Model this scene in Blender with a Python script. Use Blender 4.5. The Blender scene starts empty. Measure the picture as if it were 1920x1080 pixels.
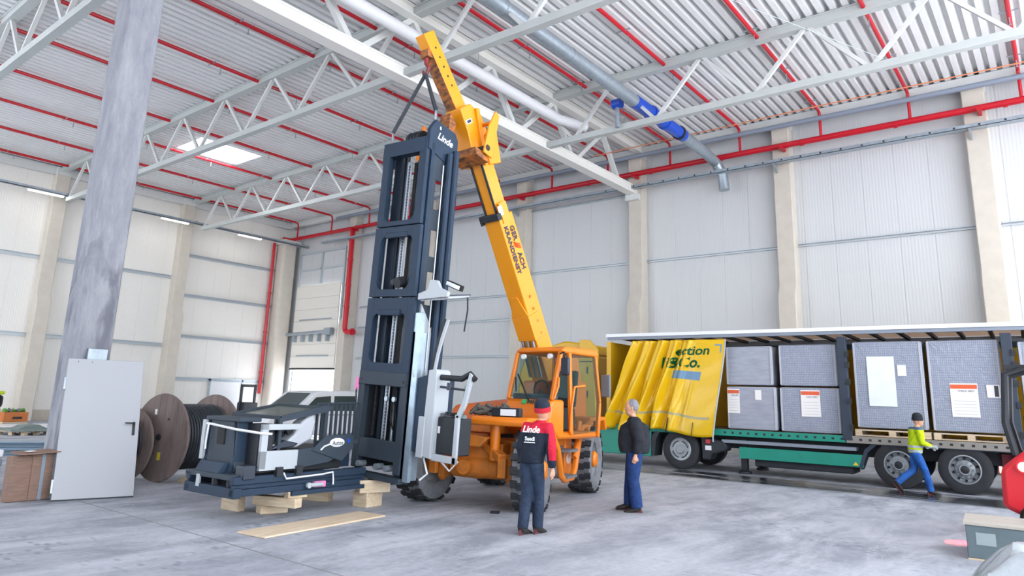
import bpy, bmesh, math, random
from mathutils import Matrix, Vector, Euler
random.seed(7)
PI = math.pi
scene = bpy.context.scene
col = scene.collection

# ------------------------------------------------------------------ camera
cam_d = bpy.data.cameras.new('camera')
cam_d.sensor_fit = 'HORIZONTAL'; cam_d.sensor_width = 36.0
cam_d.lens = 1303.67 / 1920 * 36.0
cam_d.shift_y = -80.18 / 1920
cam_d.clip_end = 500
cam = bpy.data.objects.new('camera', cam_d); col.objects.link(cam)
CR = (0.78553152, 0.61808136, 0.03025974)
CU = (0.10869099, -0.18594596, 0.97652976)
CB = (0.60920152, -0.76380595, -0.21324629)
cam.matrix_world = Matrix(((CR[0], CU[0], CB[0], 0), (CR[1], CU[1], CB[1], 0), (CR[2], CU[2], CB[2], 1.75), (0, 0, 0, 1)))
scene.camera = cam

# ------------------------------------------------------------------ world, exposure
world = bpy.data.worlds.new('overcast_sky'); scene.world = world; world.use_nodes = True
wn = world.node_tree.nodes; bg = wn['Background']
bg.inputs['Color'].default_value = (0.88, 0.94, 1.0, 1); bg.inputs['Strength'].default_value = 3.6
sun_d = bpy.data.lights.new('sun', 'SUN'); sun_d.energy = 26; sun_d.angle = .02; sun_d.color = (1, .95, .88)
sun = bpy.data.objects.new('sun', sun_d); col.objects.link(sun)
sun.rotation_euler = (Vector((.12, .56, .82))).to_track_quat('Z', 'Y').to_euler()
vs = scene.view_settings
vs.view_transform = 'Standard'; vs.look = 'None'; vs.gamma = 1.0; vs.use_curve_mapping = False
vs.exposure = 0.45
cy = scene.cycles
cy.max_bounces = 5; cy.diffuse_bounces = 4; cy.glossy_bounces = 2; cy.transmission_bounces = 3; cy.transparent_max_bounces = 6
cy.use_adaptive_sampling = True; cy.adaptive_threshold = .07; cy.adaptive_min_samples = 16
cy.caustics_reflective = False; cy.caustics_refractive = False

# ------------------------------------------------------------------ materials
def lin(c):
    if isinstance(c, str):
        c = [int(c[i:i + 2], 16) / 255 for i in (0, 2, 4)]
    return tuple((x / 12.92 if x <= .04045 else ((x + .055) / 1.055) ** 2.4) for x in c) + (1,)
MATS = {}
def mat(name, c, rough=.5, metal=0., var=0., scale=4., c2=None, bump=0., bscale=30., stretch=None, spec=.5, coat=0.):
    if name in MATS: return MATS[name]
    m = bpy.data.materials.new(name); m.use_nodes = True; MATS[name] = m
    nt = m.node_tree; N = nt.nodes; L = nt.links; b = N['Principled BSDF']
    b.inputs['Base Color'].default_value = lin(c)
    b.inputs['Roughness'].default_value = rough; b.inputs['Metallic'].default_value = metal
    b.inputs['Specular IOR Level'].default_value = spec
    b.inputs['Coat Weight'].default_value = coat
    if var or c2 or bump:
        tc = N.new('ShaderNodeTexCoord'); mp = N.new('ShaderNodeMapping')
        L.new(tc.outputs['Object'], mp.inputs['Vector'])
        if stretch: mp.inputs['Scale'].default_value = stretch
        nz = N.new('ShaderNodeTexNoise'); nz.inputs['Scale'].default_value = scale; nz.inputs['Detail'].default_value = 6
        nz.inputs['Roughness'].default_value = .62
        L.new(mp.outputs['Vector'], nz.inputs['Vector'])
        a = lin(c)
        if c2: d = lin(c2)
        else: d = tuple(max(0, x * (1 - var)) for x in a[:3]) + (1,)
        rp = N.new('ShaderNodeValToRGB'); rp.color_ramp.elements[0].position = .36; rp.color_ramp.elements[1].position = .66
        rp.color_ramp.elements[0].color = d; rp.color_ramp.elements[1].color = a
        L.new(nz.outputs['Fac'], rp.inputs['Fac']); L.new(rp.outputs['Color'], b.inputs['Base Color'])
        if bump:
            n2 = N.new('ShaderNodeTexNoise'); n2.inputs['Scale'].default_value = bscale; n2.inputs['Detail'].default_value = 5
            L.new(mp.outputs['Vector'], n2.inputs['Vector'])
            bp = N.new('ShaderNodeBump'); bp.inputs['Strength'].default_value = bump; bp.inputs['Distance'].default_value = .02
            L.new(n2.outputs['Fac'], bp.inputs['Height']); L.new(bp.outputs['Normal'], b.inputs['Normal'])
    return m
def emis(name, c, s):
    if name in MATS: return MATS[name]
    m = bpy.data.materials.new(name); m.use_nodes = True; MATS[name] = m
    b = m.node_tree.nodes['Principled BSDF']
    b.inputs['Base Color'].default_value = lin(c); b.inputs['Emission Color'].default_value = lin(c); b.inputs['Emission Strength'].default_value = s
    return m
def glass(name, c, alpha=.25, rough=.05):
    if name in MATS: return MATS[name]
    m = bpy.data.materials.new(name); m.use_nodes = True; MATS[name] = m
    nt = m.node_tree; N = nt.nodes; L = nt.links
    b = N['Principled BSDF']; b.inputs['Base Color'].default_value = lin(c); b.inputs['Roughness'].default_value = rough
    t = N.new('ShaderNodeBsdfTransparent'); t.inputs['Color'].default_value = (.9, .95, .94, 1)
    mx = N.new('ShaderNodeMixShader'); mx.inputs[0].default_value = alpha
    L.new(t.outputs[0], mx.inputs[1]); L.new(b.outputs[0], mx.inputs[2]); L.new(mx.outputs[0], N['Material Output'].inputs['Surface'])
    return m

# ------------------------------------------------------------------ mesh builder
class MB:
    def __init__(s, M=None): s.v = []; s.f = []; s.M = M
    def add(s, vs_, fs):
        o = len(s.v)
        for p in vs_:
            p = Vector(p); s.v.append(s.M @ p if s.M else p)
        s.f += [tuple(i + o for i in f) for f in fs]
        return s
    def bx(s, x0, x1, y0, y1, z0, z1):
        return s.add([(x0, y0, z0), (x1, y0, z0), (x1, y1, z0), (x0, y1, z0), (x0, y0, z1), (x1, y0, z1), (x1, y1, z1), (x0, y1, z1)],
                     [(0, 3, 2, 1), (4, 5, 6, 7), (0, 1, 5, 4), (1, 2, 6, 5), (2, 3, 7, 6), (3, 0, 4, 7)])
    def box(s, c, size, rot=None):
        hx, hy, hz = (a / 2 for a in size); R = Euler(rot).to_matrix() if rot else Matrix.Identity(3); c = Vector(c)
        P = [c + R @ Vector((x * hx, y * hy, z * hz)) for z in (-1, 1) for x, y in ((-1, -1), (1, -1), (1, 1), (-1, 1))]
        return s.add(P, [(0, 3, 2, 1), (4, 5, 6, 7), (0, 1, 5, 4), (1, 2, 6, 5), (2, 3, 7, 6), (3, 0, 4, 7)])
    def beam(s, p, q, w, h, up=(0, 0, 1)):
        p = Vector(p); q = Vector(q); d = (q - p).normalized(); u = Vector(up)
        if abs(d.dot(u)) > .99: u = Vector((1, 0, 0))
        r = d.cross(u).normalized(); u = r.cross(d)
        P = [e + r * (a * w / 2) + u * (b * h / 2) for e in (p, q) for a, b in ((-1, -1), (1, -1), (1, 1), (-1, 1))]
        return s.add(P, [(0, 3, 2, 1), (4, 5, 6, 7), (0, 1, 5, 4), (1, 2, 6, 5), (2, 3, 7, 6), (3, 0, 4, 7)])
    def tube(s, pts, r, n=8, cap=True, flat=None):
        pts = [Vector(p) for p in pts]; rs = r if isinstance(r, (list, tuple)) else [r] * len(pts)
        V = []; prev = None
        for i, p in enumerate(pts):
            d = (pts[min(i + 1, len(pts) - 1)] - pts[max(i - 1, 0)]).normalized()
            if prev is None:
                u = Vector((0, 0, 1)) if abs(d.z) < .9 else Vector((0, 1, 0))
                a = d.cross(u).normalized()
            else:
                a = (prev - d * prev.dot(d)).normalized()
            prev = a; b = d.cross(a)
            fa, fb = (rs[i], rs[i]) if not isinstance(rs[i], (tuple, list)) else rs[i]
            for k in range(n):
                t = 2 * PI * k / n; V.append(p + a * (fa * math.cos(t)) + b * (fb * math.sin(t)))
        F = []
        for i in range(len(pts) - 1):
            for k in range(n):
                F.append((i * n + k, i * n + (k + 1) % n, (i + 1) * n + (k + 1) % n, (i + 1) * n + k))
        if cap: F += [tuple(range(n - 1, -1, -1)), tuple((len(pts) - 1) * n + k for k in range(n))]
        return s.add(V, F)
    def cyl(s, p, q, r, r2=None, n=14): return s.tube([p, q], [r, r if r2 is None else r2], n)
    def prism(s, pts, ax, a0, a1):
        n = len(pts)
        mk = {'x': lambda a, p: (a, p[0], p[1]), 'y': lambda a, p: (p[0], a, p[1]), 'z': lambda a, p: (p[0], p[1], a)}[ax]
        V = [mk(a0, p) for p in pts] + [mk(a1, p) for p in pts]
        F = [tuple(range(n - 1, -1, -1)), tuple(range(n, 2 * n))] + [(i, (i + 1) % n, n + (i + 1) % n, n + i) for i in range(n)]
        return s.add(V, F)
    def lathe(s, prof, c=(0, 0, 0), ax='y', n=24, closed=False):
        c = Vector(c); V = []
        for r, h in prof:
            for k in range(n):
                t = 2 * PI * k / n; a, b = r * math.cos(t), r * math.sin(t)
                V.append(c + Vector({'y': (a, h, b), 'x': (h, a, b), 'z': (a, b, h)}[ax]))
        m = len(prof); F = []
        for i in range(m if closed else m - 1):
            j = (i + 1) % m
            for k in range(n): F.append((i * n + k, i * n + (k + 1) % n, j * n + (k + 1) % n, j * n + k))
        if not closed: F += [tuple(range(n)), tuple((m - 1) * n + k for k in range(n))]
        return s.add(V, F)
    def ell(s, c, r, n=14, m=10):
        c = Vector(c); V = []; F = []
        for i in range(1, m):
            t = PI * i / m
            for k in range(n):
                u = 2 * PI * k / n; V.append(c + Vector((r[0] * math.sin(t) * math.cos(u), r[1] * math.sin(t) * math.sin(u), r[2] * math.cos(t))))
        V += [c + Vector((0, 0, r[2])), c - Vector((0, 0, r[2]))]; a = len(V) - 2
        for i in range(m - 2):
            for k in range(n): F.append((i * n + k, i * n + (k + 1) % n, (i + 1) * n + (k + 1) % n, (i + 1) * n + k))
        for k in range(n): F += [(a, (k + 1) % n, k), (a + 1, (m - 2) * n + k, (m - 2) * n + (k + 1) % n)]
        return s.add(V, F)
    def grid(s, fn, nu, nv):
        V = [fn(i / nu, j / nv) for j in range(nv + 1) for i in range(nu + 1)]
        F = [(j * (nu + 1) + i, j * (nu + 1) + i + 1, (j + 1) * (nu + 1) + i + 1, (j + 1) * (nu + 1) + i) for j in range(nv) for i in range(nu)]
        return s.add(V, F)
    def mesh(s, name, m, smooth=35, recalc=True):
        me = bpy.data.meshes.new(name); me.from_pydata([tuple(p) for p in s.v], [], s.f)
        if recalc:
            bm = bmesh.new(); bm.from_mesh(me); bmesh.ops.recalc_face_normals(bm, faces=bm.faces); bm.to_mesh(me); bm.free()
        if smooth:
            me.polygons.foreach_set('use_smooth', [True] * len(me.polygons)); me.set_sharp_from_angle(angle=math.radians(smooth))
        if m: me.materials.append(m)
        return me
    def build(s, name, m, parent=None, bevel=0, smooth=35, kind=None, solid=0):
        return place(name, s.mesh(name, m, smooth), parent, bevel, kind, solid)
def place(name, me, parent=None, bevel=0, kind=None, solid=0, loc=None, rot=None):
    o = bpy.data.objects.new(name, me); col.objects.link(o)
    if parent: o.parent = parent
    if loc: o.location = loc
    if rot: o.rotation_euler = rot
    if solid:
        sm = o.modifiers.new('thickness', 'SOLIDIFY'); sm.thickness = solid; sm.offset = 0
    if bevel:
        b = o.modifiers.new('bevel', 'BEVEL'); b.width = bevel; b.segments = 2; b.limit_method = 'ANGLE'; b.angle_limit = math.radians(40)
    if kind: o['kind'] = kind
    return o
def thing(name, label, cat, loc=(0, 0, 0), rotz=0., group=None, rot=None):
    o = bpy.data.objects.new(name, None); col.objects.link(o); o.location = loc
    o.rotation_euler = rot or (0, 0, rotz); o.empty_display_size = .2
    o['label'] = label; o['category'] = cat
    if group: o['group'] = group
    return o
def tag(o, label, cat, group=None):
    o['label'] = label; o['category'] = cat
    if group: o['group'] = group
    return o
def T(x, y, z): return Matrix.Translation((x, y, z))
def text(s_, size, m, parent, M, name='lettering', shear=0., ext=.002, width=None, bold=0.):
    cu = bpy.data.curves.new('txt', 'FONT'); cu.body = s_; cu.size = size; cu.shear = shear; cu.extrude = ext; cu.align_x = 'CENTER'; cu.align_y = 'CENTER'
    cu.offset = bold; cu.resolution_u = 3
    t = bpy.data.objects.new('txt', cu); col.objects.link(t)
    me = bpy.data.meshes.new_from_object(t.evaluated_get(bpy.context.evaluated_depsgraph_get()))
    bpy.data.objects.remove(t)
    if width:
        xs = [v.co.x for v in me.vertices]; k = width / (max(xs) - min(xs)); me.transform(Matrix.Diagonal((k, 1, 1, 1)))
    me.transform(M); me.materials.clear(); me.materials.append(m)
    return place(name, me, parent)
def basis(o, x, y):  # matrix with text x axis, y axis, at origin o
    x = Vector(x).normalized(); y = Vector(y).normalized(); z = x.cross(y)
    return Matrix(((x.x, y.x, z.x, o[0]), (x.y, y.y, z.y, o[1]), (x.z, y.z, z.z, o[2]), (0, 0, 0, 1)))
def rrect(x0, x1, y0, y1, r, n=5):
    P = []
    for cx, cy, a in ((x1 - r, y1 - r, 0), (x0 + r, y1 - r, 1), (x0 + r, y0 + r, 2), (x1 - r, y0 + r, 3)):
        for k in range(n + 1):
            t = PI / 2 * (a + k / n); P.append((cx + r * math.cos(t), cy + r * math.sin(t)))
    return P

# palette
M_conc = mat('concrete_pillar', 'd6cec2', .85, var=.08, scale=2.2, bump=.15)
M_floor = None
M_deck = mat('white_coated_steel_deck', 'f2f3f3', .42, var=.03, scale=.6)
M_steel = mat('light_grey_painted_steel', 'dadcda', .45, var=.05, scale=1)
M_chord = mat('grey_painted_chord', 'c3c8c6', .5, var=.06, scale=1)
M_galv = mat('galvanised_steel', 'aebac4', .38, .55, var=.2, scale=9)
M_red = mat('red_sprinkler_paint', 'c81428', .35)
M_white = mat('white_plastic', 'ecedf0', .4)
M_black = mat('black_rubber', '1c1e22', .75, var=.3, scale=20)
M_dark = mat('dark_steel', '23272e', .6)  # plain near-black colour shared by many dark parts
M_blue = mat('blue_pipe_fitting', '1a4fc4', .35)
M_chrome = mat('polished_chrome_rod', 'aab2bc', .35, .8)
M_wood = mat('pale_timber', 'dfcdb4', .75, c2='c9b293', scale=3, stretch=(1, 8, 8))
M_glass = glass('tinted_glass', '3f5e5c', .14)
M_lampglow = emis('lamp_tube_glow', 'fffaf0', 14)
# ================================================================== SETTING
def floor_mat():
    m = bpy.data.materials.new('dusty_concrete_floor'); m.use_nodes = True
    nt = m.node_tree; N = nt.nodes; L = nt.links; b = N['Principled BSDF']
    tc = N.new('ShaderNodeTexCoord')
    def noise(sc, det=8, rg=.62, st=(1, 1, 1), dist=0.):
        mp = N.new('ShaderNodeMapping'); mp.inputs['Scale'].default_value = st; L.new(tc.outputs['Object'], mp.inputs['Vector'])
        n = N.new('ShaderNodeTexNoise'); n.inputs['Scale'].default_value = sc; n.inputs['Detail'].default_value = det; n.inputs['Roughness'].default_value = rg
        n.inputs['Distortion'].default_value = dist
        L.new(mp.outputs[0], n.inputs['Vector']); return n.outputs['Fac']
    def ramp(fac, a, ca, z, cz):
        r = N.new('ShaderNodeValToRGB'); e = r.color_ramp.elements; e[0].position = a; e[1].position = z; e[0].color = ca; e[1].color = cz
        L.new(fac, r.inputs[0]); return r.outputs[0]
    def mix(fac, a, c, mode='MIX'):
        x = N.new('ShaderNodeMix'); x.data_type = 'RGBA'; x.blend_type = mode
        if isinstance(fac, float): x.inputs[0].default_value = fac
        else: L.new(fac, x.inputs[0])
        for s_, v in ((6, a), (7, c)):
            if isinstance(v, tuple): x.inputs[s_].default_value = v
            else: L.new(v, x.inputs[s_])
        return x.outputs[2]
    W = (1, 1, 1, 1); K = (0, 0, 0, 1)
    base = ramp(noise(.45, 9, .66, dist=.6), .34, lin('868a95'), .64, lin('b2b6c1'))
    dust = ramp(noise(1.6, 10, .72, (1, .35, 1), .4), .42, K, .62, W)
    c = mix(dust, base, lin('c4c7d0'))
    smear = ramp(noise(2.6, 8, .7, (.35, 1.5, 1), 1.2), .60, K, .70, (.55, .55, .55, 1))
    c = mix(smear, c, lin('777c88'))
    fine = ramp(noise(14, 6, .7), .3, (.8, .8, .8, 1), .7, W)
    c = mix(1.0, c, fine, 'MULTIPLY')
    # dark oval rubber and track marks (voronoi blobs) limited to the driving lane in front of the crane
    v = N.new('ShaderNodeTexVoronoi'); v.inputs['Scale'].default_value = 4.2
    mp = N.new('ShaderNodeMapping'); mp.inputs['Scale'].default_value = (1, 1.9, 1); mp.inputs['Rotation'].default_value = (0, 0, .5)
    L.new(tc.outputs['Object'], mp.inputs['Vector']); L.new(mp.outputs[0], v.inputs['Vector'])
    blob = ramp(v.outputs['Distance'], .16, (1, 1, 1, 1), .34, K)
    lane = ramp(noise(.55, 2, .5, (1, 1, 1), .3), .52, K, .60, (.6, .6, .6, 1))
    bl = mix(1.0, blob, lane, 'MULTIPLY')
    c = mix(bl, c, lin('6b7180'))
    # damp strip where the lorry drove in
    sep = N.new('ShaderNodeSeparateXYZ'); L.new(tc.outputs['Object'], sep.inputs[0])
    d = N.new('ShaderNodeMath'); d.operation = 'SUBTRACT'; L.new(sep.outputs['Y'], d.inputs[0]); d.inputs[1].default_value = 17.25
    a = N.new('ShaderNodeMath'); a.operation = 'ABSOLUTE'; L.new(d.outputs[0], a.inputs[0])
    strip = ramp(a.outputs[0], .2, W, 1.2, K); strip.node.color_ramp.elements[0].position = .6; strip.node.color_ramp.elements[1].position = 1.0
    wet = mix(1.0, strip, ramp(noise(1.1, 6, .65, (.25, 2.2, 1), .6), .38, K, .46, W), 'MULTIPLY')
    c = mix(wet, c, lin('40444a'))
    L.new(c, b.inputs['Base Color'])
    rr = ramp(wet, 0., (.72, .72, .72, 1), 1., (.12, .12, .12, 1)); L.new(rr, b.inputs['Roughness'])
    bp = N.new('ShaderNodeBump'); bp.inputs['Strength'].default_value = .25; bp.inputs['Distance'].default_value = .01
    L.new(noise(9, 8, .7), bp.inputs['Height']); L.new(bp.outputs[0], b.inputs['Normal'])
    return m
XL, YB = -38.3, 25.5
f = MB(); f.bx(XL - 12, 30, -30, YB + 14, -.3, 0); o = f.build('floor', floor_mat(), kind='structure')
j = MB(); j.bx(XL, 20, 4.735, 4.75, .0005, .003); j.build('trim_1', mat('joint_filler', '8b8a88', .9), kind='structure')

def panel_mat(name, c):
    m = bpy.data.materials.new(name); m.use_nodes = True; nt = m.node_tree; N = nt.nodes; L = nt.links; b = N['Principled BSDF']
    b.inputs['Base Color'].default_value = lin(c); b.inputs['Roughness'].default_value = .38
    tc = N.new('ShaderNodeTexCoord'); sp = N.new('ShaderNodeSeparateXYZ'); L.new(tc.outputs['Object'], sp.inputs[0])
    ad = N.new('ShaderNodeMath'); ad.operation = 'ADD'; L.new(sp.outputs[0], ad.inputs[0]); L.new(sp.outputs[1], ad.inputs[1])
    mu = N.new('ShaderNodeMath'); mu.operation = 'MULTIPLY'; L.new(ad.outputs[0], mu.inputs[0]); mu.inputs[1].default_value = 2 * PI / .1
    si = N.new('ShaderNodeMath'); si.operation = 'SINE'; L.new(mu.outputs[0], si.inputs[0])
    bp = N.new('ShaderNodeBump'); bp.inputs['Strength'].default_value = .35; bp.inputs['Distance'].default_value = .004
    L.new(si.outputs[0], bp.inputs['Height']); L.new(bp.outputs[0], b.inputs['Normal'])
    return m
M_panel = panel_mat('ribbed_sandwich_panel_grey', 'd2d4d6')
M_panel_l = panel_mat('ribbed_sandwich_panel_cream', 'efece6')
M_girt = mat('galvanised_girt', 'c4ccd2', .4, .35)

# back wall: backing slab + panels + girts
DX0, DX1, DZ0, DZ1 = -37.2, -32.9, 3.05, 7.95     # loading gate
w = MB(); w.bx(XL, DX0, YB + .012, YB + .3, 0, 12.6); w.bx(DX1, 8, YB + .012, YB + .3, 0, 12.6); w.bx(DX0, DX1, YB + .012, YB + .3, DZ1, 12.6)
wall_back = w.build('wall_back', M_panel, kind='structure')
me = MB().bx(.004, .996, 0, .06, 0, 12.5).mesh('wall_panel', M_panel)
x = -32.9
while x < 8:
    place('wall_panel', me, wall_back, loc=(x, YB, 0)); x += 1.0
me2 = MB().bx(.006, 1.069, 0, .06, DZ1, 12.5).mesh('wall_panel', M_panel)
for k in range(4): place('wall_panel', me2, wall_back, loc=(DX0 + k * 1.075, YB, 0))
place('wall_panel', MB().bx(0, 1.09, 0, .06, 0, 12.5).mesh('wall_panel', M_panel), wall_back, loc=(XL, YB, 0))
def girt(x0, x1, z, y=YB, h=.11, par=wall_back):
    MB().prism([(y, z), (y - .1, z), (y - .1, z + .03), (y - .025, z + .03), (y - .025, z + h - .03), (y - .1, z + h - .03), (y - .1, z + h), (y, z + h)], 'x', x0, x1).build('girt', M_girt, par)
for k in range(-1, 7):
    a, b_ = -13.45 + 6.0 * (k - 1) + .3, -13.45 + 6.0 * k - .3
    if k >= 1: girt(a, min(b_, 8), 7.32)
    elif k == 0: girt(a, b_, 7.32); girt(a, b_, 10.3, h=.1)
for a, b_ in ((-25.15, -19.75), (-31.2, -25.75)):
    for z in (6.4, 5.25, 3.55): girt(a, b_, z)

# left wall
w = MB(); w.bx(XL - .3, XL - .012, -8, YB + .3, 0, 12.6); wall_left = w.build('wall_left', M_panel_l, kind='structure')
me = MB().bx(-.06, 0, .004, .996, .5, 12.5).mesh('wall_panel', M_panel_l)
y = 24.5
while y > -8:
    place('wall_panel', me, wall_left, loc=(XL, y, 0)); y -= 1.0
MB().bx(XL - .06, XL + .06, -8, YB, 0, .5).build('baseboard_left', mat('plinth_concrete', 'cfc6b8', .9, var=.1, scale=2), kind='structure')
def girtl(y0, y1, z, h=.18):
    MB().prism([(XL, z), (XL + .12, z), (XL + .12, z + .03), (XL + .03, z + .03), (XL + .03, z + h - .03), (XL + .12, z + h - .03), (XL + .12, z + h), (XL, z + h)], 'y', y0, y1).build('girt', M_girt, wall_left)
for a, b_ in ((5.6, 11.55), (12.3, 17.95), (-1, 4.8)):
    for z in (7.55, 3.85): girtl(a, b_, z)
for z in (8.9, 6.65, 4.4, 2.1): girtl(18.7, 24.3, z)
# personnel door in the left wall
d = MB(); d.bx(XL, XL + .08, 20.9, 22.9, .02, 2.15); dr = d.build('door_2', M_white, kind='structure')
d = MB(); d.bx(XL + .08, XL + .12, 20.85, 20.95, 0, 2.25); d.bx(XL + .08, XL + .12, 22.85, 22.95, 0, 2.25); d.bx(XL + .08, XL + .12, 20.85, 22.95, 2.15, 2.25); d.build('door_frame', M_galv, dr)

# unseen wall behind the camera, added to block frontal light; the hall is open to the yard on the right and at an added front left gap lighting the left wall
MB().bx(-17, 6, -9.3, -9, 0, 12.6).build('wall_front_unseen', M_panel, kind='structure')

# ceiling deck with one skylight opening
SX0, SX1, SY0, SY1 = -30.15, -28.0, 13.65, 16.5
deck = MB(); p = .31; x = XL - .1; ZD = 12.2
def strip(x, y0, y1):
    P = [(x, ZD), (x + .15, ZD), (x + .18, ZD + .2), (x + .28, ZD + .2), (x + .31, ZD)]
    V = [(a, y, z) for y in (y0, y1) for a, z in P]
    deck.add(V, [(i, i + 1, i + 6, i + 5) for i in range(4)])
while x < 6:
    if SX0 - .2 < x < SX1 - .1: strip(x, -9, SY0); strip(x, SY1, YB + .3)
    else: strip(x, -9, YB + .3)
    x += p
ceiling = deck.build('ceiling', M_deck, kind='structure', smooth=0, solid=.004)
roof = MB(); z0, z1 = ZD + .22, ZD + .4
roof.bx(XL - .3, SX0, -9, YB + .3, z0, z1); roof.bx(SX1, 6, -9, YB + .3, z0, z1); roof.bx(SX0, SX1, -9, SY0, z0, z1); roof.bx(SX0, SX1, SY1, YB + .3, z0, z1)
roof.build('roof_insulation', mat('roof_insulation', 'c8c8c8', .9), ceiling)
tm = bpy.data.materials.new('opal_skylight'); tm.use_nodes = True
N = tm.node_tree.nodes; tb = N.new('ShaderNodeBsdfTranslucent'); tb.inputs[0].default_value = (.95, .97, 1, 1)
tm.node_tree.links.new(tb.outputs[0], N['Material Output'].inputs['Surface'])
sk = MB(); sk.bx(SX0, SX1, SY0, SY1, ZD - .01, ZD + .01); sk = sk.build('window_1', tm, kind='structure')
fr = MB(); t_ = .05
fr.bx(SX0 - t_, SX0, SY0 - t_, SY1 + t_, ZD - .02, ZD + .06); fr.bx(SX1, SX1 + t_, SY0 - t_, SY1 + t_, ZD - .02, ZD + .06); fr.bx(SX0, SX1, SY0 - t_, SY0, ZD - .02, ZD + .06); fr.bx(SX0, SX1, SY1, SY1 + t_, ZD - .02, ZD + .06)
fr.build('skylight_kerb', M_white, sk)

# concrete pillars ---------------------------------------------------
def pillar(label, x, y, ax, loc_extra=0, h=12.1, w=.62, d=.5, grp='wall pillars'):
    # corbelled pillar: thicker below 5.8 m
    o = thing('concrete_pillar', label, 'pillar', (x, y, 0), group=grp)
    m = MB()
    if ax == 'back':   # stands before the back wall, depth along -y
        m.prism([(0, 0), (0, h), (-d, h), (-d, 5.9), (-d - .22, 5.5), (-d - .22, 0)], 'x', -w / 2, w / 2)
    else:              # along +x from left wall
        m.prism([(0, 0), (0, h), (d, h), (d, 5.9), (d + .22, 5.5), (d + .22, 0)], 'y', -w / 2, w / 2)
    m.build('shaft', M_conc, o, bevel=.03)
    c = MB()
    if ax == 'back': c.bx(-w / 2 - .02, w / 2 + .02, -d - .03, 0, h - .35, h)
    else: c.bx(0, d + .03, -w / 2 - .02, w / 2 + .02, h - .35, h)
    c.build('head_plate', M_steel, o)
    return o
names = ['pale concrete wall pillar between the loading gate and the red downpipe', 'concrete wall pillar hidden mostly behind the dark lift mast',
         'concrete wall pillar just behind the orange crane boom', 'concrete wall pillar under the end of the white roof girder',
         'first concrete wall pillar to the right of the white girder end', 'rightmost concrete wall pillar above the trailer']
for k, nme in enumerate(names):
    pillar(nme, -31.85 if k == 0 else -13.45 + 6 * (k - 3), YB, 'back')
for nme, y in (('leftmost concrete pillar on the cream left wall', 11.9), ('concrete pillar in the middle of the cream left wall', 18.3)):
    pillar(nme, XL, y, 'left')
o = thing('corner_column', 'round-edged concrete column in the corner beside the loading gate', 'pillar', (XL + .45, YB - .75, 0))
m = MB(); m.prism(rrect(-.42, .42, -.5, .5, .2), 'z', 0, 10.6); m.build('shaft', M_conc, o)
m = MB(); m.bx(-.5, .6, -.6, .6, 10.6, 10.9); m.build('head_plate', M_steel, o)

# big free-standing column on the left
cm = mat('stained_grey_concrete', 'aeb0b8', .85, c2='93959f', scale=1.6, stretch=(1.5, 1.5, .4), bump=.12)
def stained():
    m = bpy.data.materials.new('stained_column_concrete'); m.use_nodes = True; nt = m.node_tree; N = nt.nodes; L = nt.links; b = N['Principled BSDF']
    b.inputs['Roughness'].default_value = .85
    tc = N.new('ShaderNodeTexCoord'); mp = N.new('ShaderNodeMapping'); mp.inputs['Scale'].default_value = (1.5, 1.5, .35); L.new(tc.outputs['Object'], mp.inputs[0])
    n1 = N.new('ShaderNodeTexNoise'); n1.inputs['Scale'].default_value = 2.2; n1.inputs['Detail'].default_value = 10; n1.inputs['Roughness'].default_value = .75; L.new(mp.outputs[0], n1.inputs[0])
    r1 = N.new('ShaderNodeValToRGB'); e = r1.color_ramp.elements; e[0].position = .35; e[1].position = .65; e[0].color = lin('868893'); e[1].color = lin('a9aab0'); L.new(n1.outputs[0], r1.inputs[0])
    mp2 = N.new('ShaderNodeMapping'); mp2.inputs['Scale'].default_value = (2.4, 2.4, .75); mp2.inputs['Location'].default_value = (3.1, 1.4, .6); L.new(tc.outputs['Object'], mp2.inputs[0])
    n2 = N.new('ShaderNodeTexNoise'); n2.inputs['Scale'].default_value = 1.3; n2.inputs['Detail'].default_value = 4; n2.inputs['Distortion'].default_value = .8; L.new(mp2.outputs[0], n2.inputs[0])
    r2 = N.new('ShaderNodeValToRGB'); e = r2.color_ramp.elements; e[0].position = .52; e[1].position = .66; e[0].color = (0, 0, 0, 1); e[1].color = (.85, .85, .85, 1); L.new(n2.outputs[0], r2.inputs[0])
    sp = N.new('ShaderNodeSeparateXYZ'); L.new(tc.outputs['Object'], sp.inputs[0])
    r3 = N.new('ShaderNodeMapRange'); r3.inputs['From Min'].default_value = 5.6; r3.inputs['From Max'].default_value = 3.6; L.new(sp.outputs['Z'], r3.inputs['Value'])
    mu = N.new('ShaderNodeMath'); mu.operation = 'MULTIPLY'; L.new(r2.outputs[0], mu.inputs[0]); L.new(r3.outputs[0], mu.inputs[1])
    mx = N.new('ShaderNodeMix'); mx.data_type = 'RGBA'; L.new(mu.outputs[0], mx.inputs[0]); L.new(r1.outputs[0], mx.inputs[6]); mx.inputs[7].default_value = lin('6f707b')
    L.new(mx.outputs[2], b.inputs['Base Color'])
    n3 = N.new('ShaderNodeTexNoise'); n3.inputs['Scale'].default_value = 22; n3.inputs['Detail'].default_value = 5; L.new(tc.outputs['Object'], n3.inputs[0])
    bp = N.new('ShaderNodeBump'); bp.inputs['Strength'].default_value = .6; bp.inputs['Distance'].default_value = .012; L.new(n3.outputs[0], bp.inputs['Height']); L.new(bp.outputs[0], b.inputs['Normal'])
    return m
o = thing('concrete_column', 'tall free-standing grey concrete column with dark damp stains behind the steel door', 'column', (-13.56, 5.055, 0))
MB().bx(-.31, .31, -.305, .305, 0, 11.9).build('shaft', stained(), o, bevel=.035)
m = MB(); m.bx(.31, .39, -.1, .22, 1.9, 2.35); m.build('mounting_box', M_galv, o, bevel=.008)
m = MB(); m.cyl((.31, -.24, 9.0), (.33, -.24, 9.0), .03); m.build('red_cap', M_red, o)

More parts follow.
